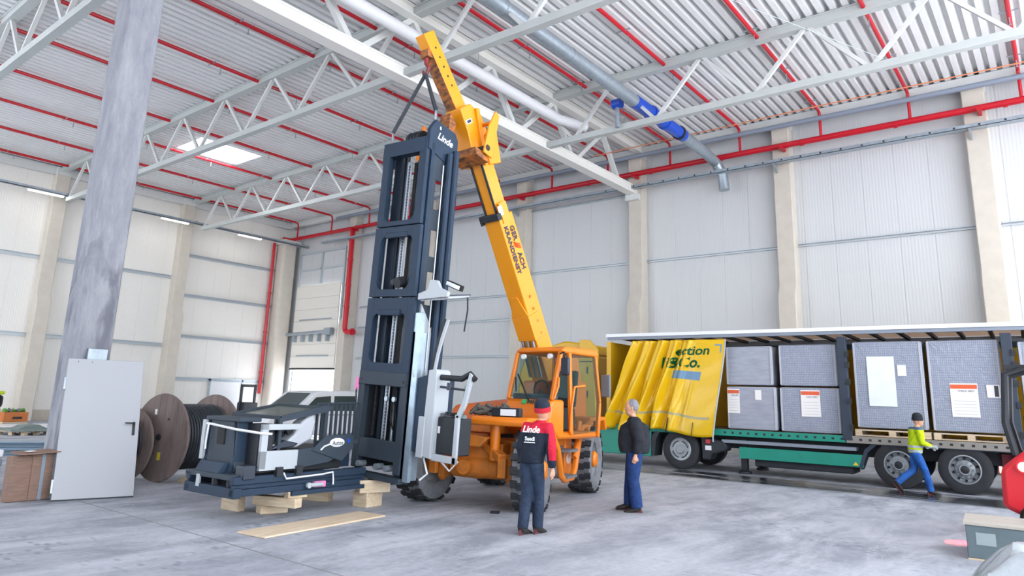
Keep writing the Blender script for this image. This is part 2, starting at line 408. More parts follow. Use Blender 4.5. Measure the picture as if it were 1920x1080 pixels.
# roof trusses ---------------------------------------------------------
def truss(label, Y, x0, x1, grp='roof trusses running along the hall'):
    o = thing('roof_truss', label, 'roof truss', (x0, Y, 10.2), group=grp); L_ = x1 - x0
    m = MB(); m.bx(0, L_, -.13, .13, 1.7, 1.74); m.bx(0, L_, -.13, .13, 1.94, 1.98); m.bx(0, L_, -.1, .1, 1.74, 1.94); m.build('upper_chord', M_chord, o)
    m = MB(); m.bx(1.2, L_, -.11, .11, 0, .2); m.build('lower_chord', M_chord, o, bevel=.01)
    k = 0; x = -.1
    lows = []
    while x > x0: 
        if x < x1: lows.append(x - x0)
        x -= 3.04
    for a in lows:
        for s in (-1, 1):
            b_ = a + s * 1.45
            if .1 < b_ < L_: MB().beam((a + s * .07, 0, .18), (b_, 0, 1.72), .1, .1, up=(0, 1, 0)).build('diagonal', M_steel, o)
    return o
truss('grey steel roof truss nearest the top left corner', 5.2, XL + .5, -13.75)
truss('long grey steel roof truss passing behind the concrete column', 11.85, XL + .5, 5)
truss('grey steel roof truss nearest the back wall, crossing the upper right', 18.55, XL + .5, 5)

# white main girder over pillar (along Y)
gx = -13.5
o = thing('roof_girder', 'thick white steel roof girder sloping down the picture to the back wall', 'roof girder', (gx, 0, 10.15))
m = MB(); m.bx(-.2, .2, -9, 25.2, 0, .05); m.bx(-.2, .2, -9, 25.2, .3, .35); m.bx(-.17, .17, -9, 25.2, .05, .3); m.build('lower_chord', mat('white_girder_paint', 'eeece6', .4), o)
m = MB(); m.bx(.2, .5, -9, 25.2, 1.72, 1.76); m.bx(.2, .5, -9, 25.2, 2.0, 2.04); m.bx(.3, .4, -9, 25.2, 1.76, 2.0); m.build('upper_chord', MATS['white_girder_paint'], o)
for yl in (-6.6, -3.3, 0., 3.4, 6.8, 10.2, 13.6, 17.0, 20.4, 23.8):
    for s in (-1, 1):
        yu = yl + s * 1.7
        if yu < 25: MB().beam((0, yl + s * .15, .3), (.2, yu, 1.78), .16, .16, up=(1, 0, 0)).build('diagonal', M_steel, o)
m = MB(); m.bx(-.3, .3, 24.8, 25.2, -.25, 0); m.build('bearing', M_steel, o)
# eaves beams
o = MB().bx(XL, 6, 24.95, 25.2, 11.85, 12.18).build('eaves_beam', M_steel); tag(o, 'white steel eaves beam where roof meets the back wall', 'beam')
o = MB().bx(XL + .1, XL + .35, -8, 25, 11.75, 12.15).build('eaves_beam', M_steel); tag(o, 'steel eaves beam along the top of the cream left wall', 'beam')
# thin red alarm wire, cable bracing
for xx, (ya, yb) in ((-20.5, (12, 18)), (-7.3, (12.2, 18.3))):
    o = MB().tube([(xx, ya, 11.9), (xx + 2.2, (ya + yb) / 2, 11.1), (xx + 4.5, yb, 10.35)], .008, 5).build('bracing_cable', M_galv)
    tag(o, 'thin steel bracing cable under the roof ' + ('left of the mast' if xx < -10 else 'right of the boom'), 'cable')
o = MB().tube([(-14, 22.6, 11.25), (-6, 22.6, 11.3), (5, 22.6, 11.25)], .02, 5).build('detector_cable', mat('orange_cable', 'e08a60', .5)); tag(o, 'thin orange detector cable running in front of the eaves on the right', 'cable')

# sprinkler pipes ------------------------------------------------------
wh = ['first', 'second', 'third', 'fourth', 'fifth', 'sixth', 'seventh', 'eighth', 'ninth', 'tenth', 'eleventh', 'twelfth', 'thirteenth']
xs = [-.22, -3.2, -5.98, -8.88, -11.75, -14.65, -17.58, -20.7, -23.6, -26.9, -30.2, -33.6, -37.0]
for i, xx in enumerate(xs):
    o = thing('sprinkler_pipe', 'red ceiling sprinkler pipe, %s counted from the right edge of the picture' % wh[i], 'pipe', (xx, 0, 12.03), group='red sprinkler pipes under the roof')
    MB().cyl((0, -8, 0), (0, 24.6, 0), .06, n=10).build('pipe', M_red, o)
    for k, yy in enumerate([9.2 + 2.9 * q + (i % 2) * .9 for q in range(6)]):
        if yy > 24: continue
        m = MB(); m.beam((-.22, yy, -.02), (.22, yy, -.02), .03, .03); m.build('hanger', M_galv, o)
        m = MB(); m.lathe([(.014, 0), (.014, -.25), (.035, -.255), (.035, -.27)], (0, yy + .3, 0), 'z', 8); m.build('sprinkler_head', M_galv, o)
    # riser down to the header
    m = MB(); m.tube([(0, 24.6, 0), (0, 24.78, -.05), (0, 24.83, -.2), (0, 24.83, -.95)], .05, 8); m.build('drop', M_red, o)
o = thing('sprinkler_main', 'thick red sprinkler main running along the top of the back wall', 'pipe', (XL + .6, 24.83, 11.0))
m = MB(); m.tube([(0, -.5, 0), (0, -.1, 0), (.1, 0, 0), (45, 0, .02)], .11, 12); m.build('pipe', M_red, o)
for k in range(15):
    MB().cyl((1 + 3 * k, 0, 0), (1.12 + 3 * k, 0, 0), .125, n=12).build('coupling', M_red, o)
for k in range(7):
    xx = 6.05 + .4 + 6 * k - .1
    MB().beam((xx + .05, .17, -.14), (xx + .05, -.4, -.14), .1, .1).build('bracket', M_red, o)
o = thing('red_riser', 'red sprinkler downpipe ending in an elbow beside the loading gate', 'pipe', (-31.5, 24.75, 5))
MB().tube([(0, .3, 6.1), (0, 0, 5.9), (0, 0, .3), (.05, 0, .08), (.25, 0, 0), (.8, 0, 0)], .14, 12).build('pipe', M_red, o)
for zz in (1.4, 2.6, 4.1): MB().cyl((0, 0, zz), (0, 0, zz + .1), .17, n=12).build('coupling', M_red, o)
MB().cyl((.62, 0, 0), (.72, 0, 0), .19, n=12).build('flange', M_red, o)
o = thing('red_riser', 'thin red sprinkler downpipe running down in the hall corner', 'pipe', (XL + .2, 24.0, 1.5))
MB().cyl((0, 0, 0), (0, 0, 9.2), .09, n=10).build('pipe', M_red, o)
for zz in (1.2, 3.6, 6): MB().cyl((0, 0, zz), (0, 0, zz + .1), .12, n=10).build('coupling', M_red, o)

# ducts, drain pipes, trays -------------------------------------------
o = thing('drain_pipe', 'white plastic drain pipe hanging beside the white girder', 'pipe', (-12.65, 0, 11.0))
MB().cyl((0, -8, 0), (0, 18.2, 0), .17, n=16).build('pipe', M_white, o)
MB().tube([(0, 18.2, 0), (.15, 18.6, 0), (.35, 19.3, .0)], .17, 16).build('bend', M_white, o)
for yy in (4, 9, 14): MB().tube([(0, yy, .16), (0, yy, 1.1)], .012, 6).build('hanger', M_galv, o)
o = thing('ventilation_duct', 'round galvanised duct with a blue section near the back wall', 'duct', (-9.85, 0, 11.0))
MB().cyl((0, -8, 0), (0, 18.3, 0), .2, n=18).build('pipe', M_galv, o)
MB().cyl((0, 18.3, 0), (0, 21.9, 0), .215, n=18).build('blue_section', M_blue, o)
for yy in (19.4, 20.4, 21.5): MB().cyl((0, yy, 0), (0, yy + .12, 0), .25, n=18).build('clamp', M_blue if yy < 21 else M_dark, o)
MB().tube([(0, 21.9, 0), (0, 23.8, -.05), (.1, 24.6, -.25), (.25, 24.85, -.7), (.3, 24.85, -1.3)], .2, 14).build('elbow', M_galv, o)
for yy in (11.7, 14.6): MB().cyl((0, yy, 0), (0, yy + .05, 0), .215, n=18).build('joint_band', M_galv, o)
m = MB(); m.cyl((-.75, 18.3, .05), (-.45, 18.3, .05), .16); m.build('blue_valve', M_blue, o)
m = MB(); m.cyl((-.6, 18.3, 0), (-.6, 18.3, -.75), .07); m.build('valve_drop', M_galv, o)
o = thing('cable_tray', 'perforated galvanised cable tray along the back wall under the red pipe', 'cable tray', (-34, 24.6, 10.3))
m = MB(); m.bx(0, 40, -.15, .15, 0, .015); m.bx(0, 40, -.15, -.135, 0, .12); m.bx(0, 40, .135, .15, 0, .12); m.build('tray', M_galv, o)
for k in range(60): MB().bx(.3 + k * .66, .36 + k * .66, -.152, -.1, .03, .09).build('rung', M_dark, o) if k % 1 == 0 and k > 28 else None
for k in range(7): MB().prism([(-.15, 0), (.35, 0), (.35, -.25)], 'x', 2.4 + 6 * k - .03, 2.4 + 6 * k + .03).build('bracket', M_galv, o)
o = MB().cyl((-33, 24.7, 11.75), (5, 24.7, 11.72), .09, n=12).build('conduit', mat('grey_pipe', '8c96a6', .4)); tag(o, 'grey service pipe running just below the eaves of the back wall', 'pipe')

# lamps along the left wall on a galvanised beam
o = thing('lighting_trunking', 'galvanised lighting trunking along the cream left wall', 'trunking', (XL + 1.7, 0, 10.45))
m = MB(); m.bx(-.09, .09, 2, 25.4, 0, .03); m.bx(-.09, -.07, 2, 25.4, 0, .13); m.bx(.07, .09, 2, 25.4, 0, .13); m.build('channel', M_galv, o)
for yy in (6, 12, 18.2, 24.6): MB().bx(-1.6, .0, yy - .04, yy + .04, .13, .2).build('arm', M_galv, o)
for nme, yy in (('glowing strip lamp on the left wall trunking, leftmost', 10.9), ('glowing strip lamp on the left wall trunking, right of the concrete column', 17.0), ('glowing strip lamp on the left wall trunking nearest the corner', 21.4)):
    o = thing('strip_lamp', nme, 'lamp', (XL + 1.7, yy, 10.4), group='strip lamps')
    MB().bx(-.08, .08, -.75, .75, 0, .05).build('housing', M_white, o)
    MB().bx(-.06, .06, -.72, .72, -.04, 0).build('diffuser', M_lampglow, o)

# loading gate -----------------------------------------------------------
gate = MB(); gate.bx(DX0 - .12, DX0, YB - .12, YB + .06, 0, 10.2); gate.bx(DX1, DX1 + .12, YB - .12, YB + .06, 0, 10.2)
gate.bx(DX0, DX1, YB - .12, YB + .06, 10.05, 10.2); gate.bx((DX0 + DX1) / 2 - .06, (DX0 + DX1) / 2 + .06, YB - .1, YB, 8.1, 10.05); gate.bx(DX0, DX1, YB - .1, YB, 9.0, 9.12)
gate = gate.build('door_1', M_girt, kind='structure')
nsec = 7; hs = (DZ1 - DZ0) / nsec
M_gate = mat('gate_cream_panel', 'efebe2', .4)
for k in range(nsec):
    MB().bx(DX0 + .02, DX1 - .02, YB - .2, YB - .14, DZ0 + k * hs + .012, DZ0 + (k + 1) * hs).build('gate_section', M_gate, gate, bevel=.01)
MB().bx(DX0 + .01, DX1 - .01, YB - .15, YB - .13, DZ0, DZ1 + .1).build('gate_light_block', M_gate, gate)  # sheet added to stop daylight leaking between the sections
MB().bx(DX0, DX1, YB - .22, YB - .12, DZ0 - .08, DZ0).build('bottom_seal', M_black, gate)
m = MB(); m.cyl((DX0 - .5, YB - .45, 5.05), (DX1 - .2, YB - .45, 5.15), .1, n=10); m.build('spring_shaft', M_galv, gate)
MB().bx(DX1 - .75, DX1 - .2, YB - .55, YB - .3, 4.95, 5.35).build('gate_motor', M_galv, gate)
for q in range(5): MB().bx(DX0 + .4 + q * .8, DX0 + .5 + q * .8, YB - .45, YB - .2, 4.6, 5.1).build('bracket', M_galv, gate)
for z in (3.75, 5.9): MB().bx(DX0 + .6, DX1 - .6, YB - .24, YB - .2, z, z + .07).build('stiffener', M_galv, gate)
# yard building outside
o = thing('yard_building', 'pale building glimpsed outside under the half open gate', 'building', (-40, YB + 12, 0))
MB().bx(-8, 16, 0, .5, 0, 9).build('wall', mat('yard_white', 'e6eaf0', .6), o)
MB().bx(3.4, 3.9, -.3, 0, 0, 9).build('post', M_galv, o); MB().bx(-8, 16, -.2, 0, 1.2, 1.35).build('rail', M_galv, o)
# ================================================================== TELEHANDLER (crane)
M_or = mat('orange_machine_paint', 'ea7f10', .4, var=.06, scale=3, coat=.2)
M_ye = mat('yellow_boom_paint', 'ee9a0c', .4, var=.05, scale=2, coat=.2)
M_or2 = mat('dusty_orange_castings', 'd87a22', .6, c2='b8702c', scale=7)
M_mottled = mat('mottled_orange_steel', 'c9762a', .6, c2='4a3a30', scale=6, stretch=(1, 1, 3))
M_dsteel = mat('charcoal_steel', '39404c', .45, .3)
M_tyre = mat('dusty_tyre_rubber', '62646a', .9, c2='7d7f84', scale=5)
M_lug = mat('dark_tyre_rubber', '34353a', .85, var=.25, scale=10)
M_grey = mat('grey_plastic_step', '70757c', .6)
C0 = Vector((-8.2, 10.45, 0)); Fd = Vector((.25, -.968, 0)).normalized()
ang = math.atan2(Fd.y, Fd.x)
tele = thing('telehandler', 'orange rotating telehandler with raised boom holding up the dark mast', 'telehandler', C0, ang)
TA = math.radians(-18); TR = Matrix.Rotation(TA, 4, 'Z')      # turret turned on the chassis
def TM(): return MB(TR)
# --- wheels
R_, W_ = .62, .46
def tyre_mesh():
    m = MB(); h = W_ / 2
    m.lathe([(.33, -h * .75), (.40, -h * .98), (.52, -h), (.575, -h * .9), (.585, -h * .6), (.585, h * .6), (.575, h * .9), (.52, h), (.40, h * .98), (.33, h * .75)], n=36, closed=True)
    return m.mesh('tyre', M_tyre, 50)
def lug_mesh():
    m = MB(); n = 18
    for k in range(n):
        for s in (-1, 1):
            t = 2 * PI * (k + (.5 if s > 0 else 0)) / n
            c, sn = math.cos(t), math.sin(t)
            for (y0, y1, dt, rr) in ((.02, .12, .0, .62), (.12, .235, .055, .612)):
                tt = t + dt; c, sn = math.cos(tt), math.sin(tt)
                rad = Vector((c, 0, sn)); tan = Vector((-sn, 0, c)); P = []
                for r2, sc in ((.575, 1.), (rr, .8)):
                    for a, b_ in ((-1, y0), (1, y0), (1, y1), (-1, y1)):
                        P.append(rad * r2 + tan * (a * .062 * sc) + Vector((0, s * b_, 0)))
                m.add(P, [(0, 3, 2, 1), (4, 5, 6, 7), (0, 1, 5, 4), (1, 2, 6, 5), (2, 3, 7, 6), (3, 0, 4, 7)])
    return m.mesh('tread_block', M_lug, 0)
me_t, me_l = tyre_mesh(), lug_mesh()
me_r = MB().lathe([(.36, -.17), (.36, -.13), (.3, -.12), (.27, .02), (.12, .03), (.12, .05), (.30, .06), (.33, .15), (.37, .16), (.37, -.17)], n=28).mesh('rim', mat('grey_rim', '8f9296', .5, var=.15))
me_h = MB().lathe([(.0, .0), (.15, .0), (.15, .1), (.11, .14), (.0, .14)], n=18).mesh('hub', M_or)
for sx, sy, steer in ((1.37, .97, .2), (1.37, -.97, -.12), (-1.37, .97, .08), (-1.37, -.97, .08)):
    w_ = place('wheel', me_t, tele, loc=(sx, sy, R_), rot=(0, 0, steer))
    place('tread', me_l, w_)
    for nm, mm in (('rim', me_r), ('hub', me_h)):
        q = place(nm, mm, w_)
        if sy < 0 and nm == 'hub': q.rotation_euler = (0, 0, 0)
        if nm == 'hub': q.location = (0, .1, 0)
# --- chassis
m = MB(); m.bx(-1.75, 1.5, -.5, .5, .72, 1.0); m.bx(-1.3, 1.2, -.62, .62, .8, 1.05); m.build('chassis_frame', M_or2, tele, bevel=.02)
for sx in (1.37, -1.37):
    m = MB(); m.tube([(sx, -.75, .62), (sx, -.5, .62), (sx, -.42, .62), (sx, .0, .62), (sx, .42, .62), (sx, .5, .62), (sx, .75, .62)], [.11, .12, .19, .2, .19, .12, .11], 16)
    m.cyl((sx + .1, -.12, .62), (sx + .3, -.12, .62), .12); m.cyl((sx + .3, -.12, .62), (sx + .32, -.12, .62), .06)
    m.build('axle', M_or2, tele)
    for s in (-1, 1):
        m = MB(); m.box((sx, s * .62, .62), (.26, .12, .44)); m.cyl((sx, s * .66, .36), (sx, s * .66, .9), .06); m.build('steering_knuckle', M_or2, tele, bevel=.02)
for s in (-1, 1):
    m = MB(); m.cyl((1.62, s * .42, .75), (1.62, s * .42, 1.32), .085, n=16); m.cyl((1.62, s * .42, 1.32), (1.62, s * .42, 1.38), .11, n=16); m.build('stabiliser_cylinder', M_or, tele)
    m = MB(); m.beam((1.4, s * .1, 1.0), (1.75, s * .62, .8), .16, .12); m.beam((1.75, s * .62, .8), (1.75, s * .62, .5), .14, .1); m.build('stabiliser_arm', M_or2, tele, bevel=.015)
m = MB(); m.prism([(-.8, .95), (.2, .95), (.35, 1.1), (.1, 1.14), (-.8, 1.14)], 'x', 1.25, 1.75); m.build('front_plate', M_or2, tele, bevel=.02)
for q in (-.45, -.3): MB().cyl((1.75, q, 1.08), (1.79, q, 1.08), .035).build('rubber_stop', M_black, tele)
# hoses and white strap at the axle
m = MB(); m.tube([(1.7, -.55, .95), (1.85, -.5, .75), (1.8, -.3, .55), (1.7, -.2, .7)], .018, 6); m.build('hydraulic_hose', M_white, tele)
# --- turret ring and body
m = TM(); m.lathe([(.62, 1.05), (.62, 1.16), (.55, 1.16)], ax='z', n=32); m.build('slew_ring', M_dark, tele)
m = TM(); m.bx(-1.75, .75, -.95, .42, 1.12, 1.3); m.build('turret_base', M_or2, tele, bevel=.02)
m = TM(); m.prism([(-1.9, 1.2), (.62, 1.05), (.62, 1.5), (.5, 1.58), (-1.0, 1.72), (-1.9, 1.72)], 'y', -1.0, .22); m.build('engine_cover', mat('deep_orange_cover', 'd9691c', .45), tele, bevel=.04)
m = TM(); m.bx(-1.95, -1.3, -.9, .3, 1.2, 2.1); m.build('counterweight', M_or, tele, bevel=.05)
for s in (-1, 1):
    m = TM(); m.prism([(-1.8, 1.7), (-.9, 1.7), (-1.0, 2.5), (-1.25, 2.75), (-1.55, 2.7)], 'y', s * .3 - .025, s * .3 + .025); m.build('boom_bracket', M_or, tele)
# --- boom
bd = Vector((.47, 0, .883)); bn = Vector((-.883, 0, .47))     # along, upward normal in turret frame (f,l,z)
b0 = Vector((-.45, 0, 2.72))                                    # lower (underside) crease at cab height
def bp(a, n, l): p = b0 + bd * a + bn * n; return (p.x, l, p.z)
def bprism(m, a0, a1, l0, l1, n0, n1, taper=0):
    V = [bp(a, n, l) for a in (a0, a1) for l, n in ((l0, n0), (l1, n0), (l1, n1), (l0, n1))]
    m.add(V, [(0, 3, 2, 1), (4, 5, 6, 7), (0, 1, 5, 4), (1, 2, 6, 5), (2, 3, 7, 6), (3, 0, 4, 7)])
BL0, BL1 = -.2, .2
m = TM(); bprism(m, -.75, 2.62, BL0, BL1, 0, .42); m.build('outer_boom', M_ye, tele, bevel=.02)
m = TM(); bprism(m, .12, .62, BL0 - .015, BL1 + .015, -.03, .3)
V = [bp(a, -.03, l) for a, l in ((.62, BL0 - .012), (.62, BL1 + .012), (1.02, .07), (1.02, -.07))] + [bp(a, .0, l) for a, l in ((.62, BL0 - .012), (.62, BL1 + .012), (1.02, .07), (1.02, -.07))]
m.add(V, [(0, 1, 2, 3), (7, 6, 5, 4), (0, 1, 5, 4), (1, 2, 6, 5), (2, 3, 7, 6), (3, 0, 4, 7)]); m.build('reinforcing_plate', M_ye, tele, bevel=.008)
m = TM(); bprism(m, 2.55, 2.68, BL0 - .05, BL1 + .03, -.06, .06); bprism(m, 2.5, 2.64, BL0 - .05, BL0 - .01, -.06, .3); m.build('boom_collar', M_dark, tele, bevel=.01)
m = TM(); bprism(m, 2.45, 2.85, BL1, BL1 + .02, .08, .3); m.build('collar_plate', M_ye, tele)
m = TM(); bprism(m, 2.62, 2.8, BL1 + .02, BL1 + .026, .02, .14); m.build('load_plate', M_white, tele)
m = TM(); bprism(m, 2.6, 3.75, BL0 + .05, BL1 - .05, .05, .36); m.build('inner_boom', M_ye, tele, bevel=.015)
for l in (BL0 + .045, BL1 - .085):
    m = TM(); bprism(m, 2.6, 3.7, l, l + .04, .03, .055); m.build('slide_pad', M_dark, tele)
for l in (-.13, 0, .13):
    m = TM(); m.cyl(bp(-.6, -.1, l), bp(.12, -.02, l), .03, n=10); m.build('lift_rod', M_chrome, tele)
for k, a in enumerate((.2, .45, .7, .95)):
    m = TM(); m.cyl(bp(a, .2, BL1 + .0), bp(a, .2, BL1 + .018), .03, n=8); m.build('bolt', M_or2, tele)
# --- boom head
hd = TM()
hd.prism([(1.0, 6.05), (1.42, 5.92), (1.62, 6.45), (1.85, 6.85), (1.6, 7.02), (1.3, 6.9), (1.02, 6.45)], 'y', -.24, .16); hd.build('boom_head', M_ye, tele, bevel=.02)
m = TM(); m.prism([(1.12, 5.95), (1.2, 5.93), (1.5, 6.95), (1.42, 6.98)], 'y', -.28, .22); m.build('head_flange', M_ye, tele, bevel=.01)
m = TM(); m.prism([(.75, 6.1), (1.05, 5.98), (1.22, 6.5), (1.05, 6.72), (.9, 6.66)], 'y', -.05, .2); m.build('head_cheek', M_ye, tele, bevel=.02)
m = TM(); m.prism([(1.3, 5.9), (1.62, 5.98), (1.66, 6.12), (1.36, 6.06)], 'y', -.3, .4); m.build('quick_hitch', M_mottled, tele, bevel=.015)
for s, l0 in ((1, .42),):
    m = TM(); m.prism([(1.28, 5.98), (1.5, 6.05), (1.38, 6.6), (1.22, 6.92), (1.12, 6.85), (1.2, 6.4)], 'y', l0, l0 + .04); m.build('hitch_plate', M_or if s < 0 else M_ye, tele, bevel=.008)
m = TM(); m.cyl((1.25, .1, 6.7), (1.25, .44, 6.7), .035); m.build('hitch_pin', M_or, tele)
m = TM(); m.prism([(1.68, 6.0), (1.86, 6.05), (1.84, 6.45), (1.74, 6.82), (1.66, 6.8), (1.7, 6.4)], 'y', -1.0, -.96); m.build('hitch_plate', M_or, tele, bevel=.008)
m = TM(); m.cyl((1.72, -.24, 6.62), (1.74, -1.0, 6.62), .035); m.build('hitch_pin', M_or, tele)
m = TM(); m.cyl((1.4, -.3, 6.15), (1.4, .46, 6.15), .06); m.build('lower_pin', M_dark, tele)
m = TM(); m.prism([(1.85, 6.25), (1.98, 6.35), (1.95, 6.75), (1.8, 6.6)], 'y', -.25, .02); m.build('wear_plate', M_mottled, tele)
# --- jib
j0, j1 = Vector((1.62, -.1, 6.85)), Vector((2.5, -.1, 8.0)); jd = (j1 - j0).normalized(); jn = Vector((-jd.z, 0, jd.x))
m = TM(); m.beam(j0 - jd * .25, j1 + jd * .12, .24, .28, up=jn); m.build('jib', M_ye, tele, bevel=.012)
m = TM(); m.beam(j0 - jn * .145, j1 - jd * .25 - jn * .145, .235, .012, up=jn); m.build('jib_underside', M_mottled, tele)  # underside plate in a darker, mottled orange-brown
for k in range(5):
    p_ = j0 + jd * (.55 + .18 * k); m = TM(); m.cyl(p_ + Vector((0, .115, 0)), p_ + Vector((0, .124, 0)), .022, n=10); m.build('pin_hole', M_dark, tele)
p_ = j1 - jd * .1
m = TM(); m.box(p_ + Vector((.05, 0, -.2)), (.12, .2, .14)); m.build('hook_lug', M_mottled, tele)
hk = p_ + Vector((.05, 0, -.28))
m = TM(); m.tube([hk, hk + Vector((0, 0, -.1)), hk + Vector((0, .07, -.2)), hk + Vector((0, .03, -.3)), hk + Vector((0, -.06, -.28)), hk + Vector((0, -.07, -.22))], [.045, .04, .035, .035, .03, .02], 8); m.build('hook', mat('red_hook', 'a0303a', .5, c2='4a2a2a', scale=8), tele)
HOOK = tele_hook = (Matrix.Translation(C0) @ Matrix.Rotation(ang, 4, 'Z') @ TR) @ (hk + Vector((0, 0, -.3)))
# lettering on the boom side
def boomtext(s_, a, n, size, mt, w_=None):
    o_ = Vector(bp(a, n, BL1 + .012)); M_ = TR @ basis(o_, -bd, bn)
    return text(s_, size, mt, tele, M_, shear=0, width=w_, bold=.004)
M_ink = mat('dark_blue_lettering', '2a3350', .5)
boomtext('GER', 2.22, .27, .16, M_ink, .3); boomtext('ACH', 1.66, .27, .16, M_ink, .34); boomtext('KRANDIENST', 1.92, .1, .14, M_ink, .95)
m = TM()
for k in range(3):
    a = 2.0 - k * .035; m.tube([bp(a + .05, .2, BL1 + .013), bp(a, .27, BL1 + .013), bp(a - .03, .35, BL1 + .013)], .012, 5)
m.build('emblem', mat('orange_red_emblem', 'f0502a', .5), tele)
m = TM(); m.box((1.62, .165, 6.66), (.16, .01, .08), (0, .6, 0)); m.build('maker_plate', M_white, tele); m = TM(); m.box((1.62, .171, 6.66), (.11, .008, .05), (0, .6, 0)); m.build('maker_plate_print', M_ink, tele)
# --- cab
l0, l1 = .42, 1.45
def cq(name, P, mt, th=.03):
    m = TM(); m.add(P, [tuple(range(len(P)))]); o_ = place(name, m.mesh(name, mt, 0, False), tele, solid=th); return o_
m = TM(); m.prism([(-.65, 1.08), (.45, 1.08), (.72, 1.3), (.7, 1.62), (.62, 1.73), (.3, 1.73), (.3, 1.2), (-.65, 1.2)], 'y', l0, l1); m.build('cab_nose', M_or, tele, bevel=.05)
m = TM(); m.prism([(-.7, 2.5), (.36, 2.52), (.42, 2.56), (.3, 2.63), (-.6, 2.63)], 'y', l0 - .02, l1 + .02); m.build('cab_roof', M_or, tele, bevel=.03)
for (a, b_, l) in (((.62, 1.72), (.4, 2.53), l0 + .03), ((.62, 1.72), (.4, 2.53), l1 - .03), ((-.66, 1.1), (-.66, 2.53), l0 + .03), ((-.75, 1.7), (-.6, 2.53), l1 - .03), ((-.7, 1.1), (-.75, 1.7), l1 - .03), ((.12, 1.15), (.2, 2.53), l1 - .0)):
    m = TM(); m.beam((a[0], l, a[1]), (b_[0], l, b_[1]), .07, .07, up=(0, 1, 0)); m.build('cab_post', M_or, tele, bevel=.015)
cq('windshield', [(.615, l0 + .06, 1.76), (.615, l1 - .06, 1.76), (.41, l1 - .06, 2.51), (.41, l0 + .06, 2.51)], M_glass, .008)
cq('side_window', [(.55, l0 + .02, 1.75), (.38, l0 + .02, 2.5), (-.64, l0 + .02, 2.5), (-.64, l0 + .02, 1.75)], M_glass, .008)
cq('door_glass', [(.1, l1 + .01, 1.15), (.18, l1 + .01, 2.5), (-.58, l1 + .01, 2.5), (-.72, l1 + .01, 1.7), (-.62, l1 + .01, 1.2)], M_glass, .008)
cq('quarter_glass', [(.16, l1 - .0, 1.75), (.22, l1 - .0, 2.5), (.37, l1 - .0, 2.5), (.56, l1 - .0, 1.78)], M_glass, .008)
cq('rear_window', [(-.68, l0 + .06, 1.3), (-.68, l1 - .06, 1.3), (-.62, l1 - .06, 2.5), (-.62, l0 + .06, 2.5)], M_glass, .008)
m = TM(); m.bx(-.35, .1, .7, 1.2, 1.2, 1.6); m.prism([(-.4, 1.6), (-.3, 1.6), (-.38, 2.25), (-.48, 2.25)], 'y', .72, 1.18); m.build('operator_seat', mat('dark_seat', '2d3338', .8), tele, bevel=.04)
m = TM(); m.tube([(.32 + .02 * math.cos(t), .95 + .19 * math.cos(t), 1.88 + .17 * math.sin(t)) for t in [2 * PI * k / 16 for k in range(17)]], .016, 6); m.cyl((.5, .95, 1.7), (.33, .95, 1.87), .03); m.build('steering_wheel', M_dark, tele)
m = TM(); m.bx(.35, .6, l0 + .1, l1 - .1, 1.72, 1.82); m.build('dashboard', mat('blue_grey_dash', '4a5a6a', .7), tele, bevel=.03)
m = TM(); m.beam((.66, .95, 1.7), (.56, .6, 2.15), .02, .02); m.beam((.56, .55, 2.1), (.62, .62, 1.85), .025, .015); m.build('wiper', M_black, tele)
for l in (.62, 1.22):
    m = TM(); m.cyl((.4, l, 2.46), (.46, l, 2.46), .045, n=12); m.build('work_lamp', M_white, tele)
m = TM(); m.tube([(.45, l1, 2.5), (.5, l1 + .12, 2.52), (.5, l1 + .14, 2.4)], .015, 6); m.build('mirror_arm', M_black, tele); m = TM(); m.box((.48, l1 + .14, 2.28), (.07, .17, .3)); m.build('mirror', M_dsteel, tele, bevel=.03)
m = TM(); m.box((-.85, l1 + .05, 2.0), (.05, .2, .4)); m.build('rear_mirror', M_grey, tele, bevel=.02)
m = TM(); m.tube([(.18, l1 + .03, 1.2), (.18, l1 + .05, 1.6), (.1, l1 + .05, 1.95), (-.2, l1 + .05, 1.98)], .022, 8); m.build('grab_rail', M_or, tele)
m = TM(); m.tube([(.62, l1 + .02, 1.75), (.55, l1 + .05, 1.95), (.5, l1 + .02, 2.1)], .018, 8); m.build('front_grab_handle', M_or, tele)
text('MERLO', .1, mat('dark_green_lettering', '2a3a34', .5), tele, TR @ basis((.69, 1.16, 1.685), (0, 1, 0), (-.55, 0, .83)), bold=.003, width=.42)
m = TM(); m.box((.675, .86, 1.68), (.02, .09, .09), (0, -.6, 0)); m.build('green_emblem', mat('green_emblem', '3fae6a', .4), tele)
# --- front fender / bumper, head lamp, tarp bundle (turret frame, over the front wheel)
ch = MB(); ch.prism([(1.0, 1.28), (1.95, 1.3), (1.98, 1.38), (1.9, 1.44), (1.0, 1.42)], 'y', .12, 1.12); ch.build('front_fender', M_or, tele, bevel=.03)
ch = MB(); ch.bx(1.75, 1.88, .45, .95, 1.44, 1.58); ch.build('lamp_housing', M_dark, tele, bevel=.02)
ch = MB(); ch.bx(1.88, 1.895, .62, .88, 1.46, 1.56); ch.build('head_lamp', M_white, tele)
bund = MB()
for k in range(26):
    a = random.uniform(0, 6.3); x_ = random.uniform(1.45, 1.8); y_ = random.uniform(.08, .55)
    bund.tube([(x_ - .1 * math.cos(a), y_ - .2 * math.sin(a), 1.45 + random.random() * .08), (x_, y_, 1.5 + random.random() * .13), (x_ + .1 * math.cos(a), y_ + .2 * math.sin(a), 1.45 + random.random() * .06)], [.02, .045, .02], 6)
bund.build('strap_bundle', mat('dark_webbing', '3b3f42', .8, c2='6a6258', scale=12), tele)
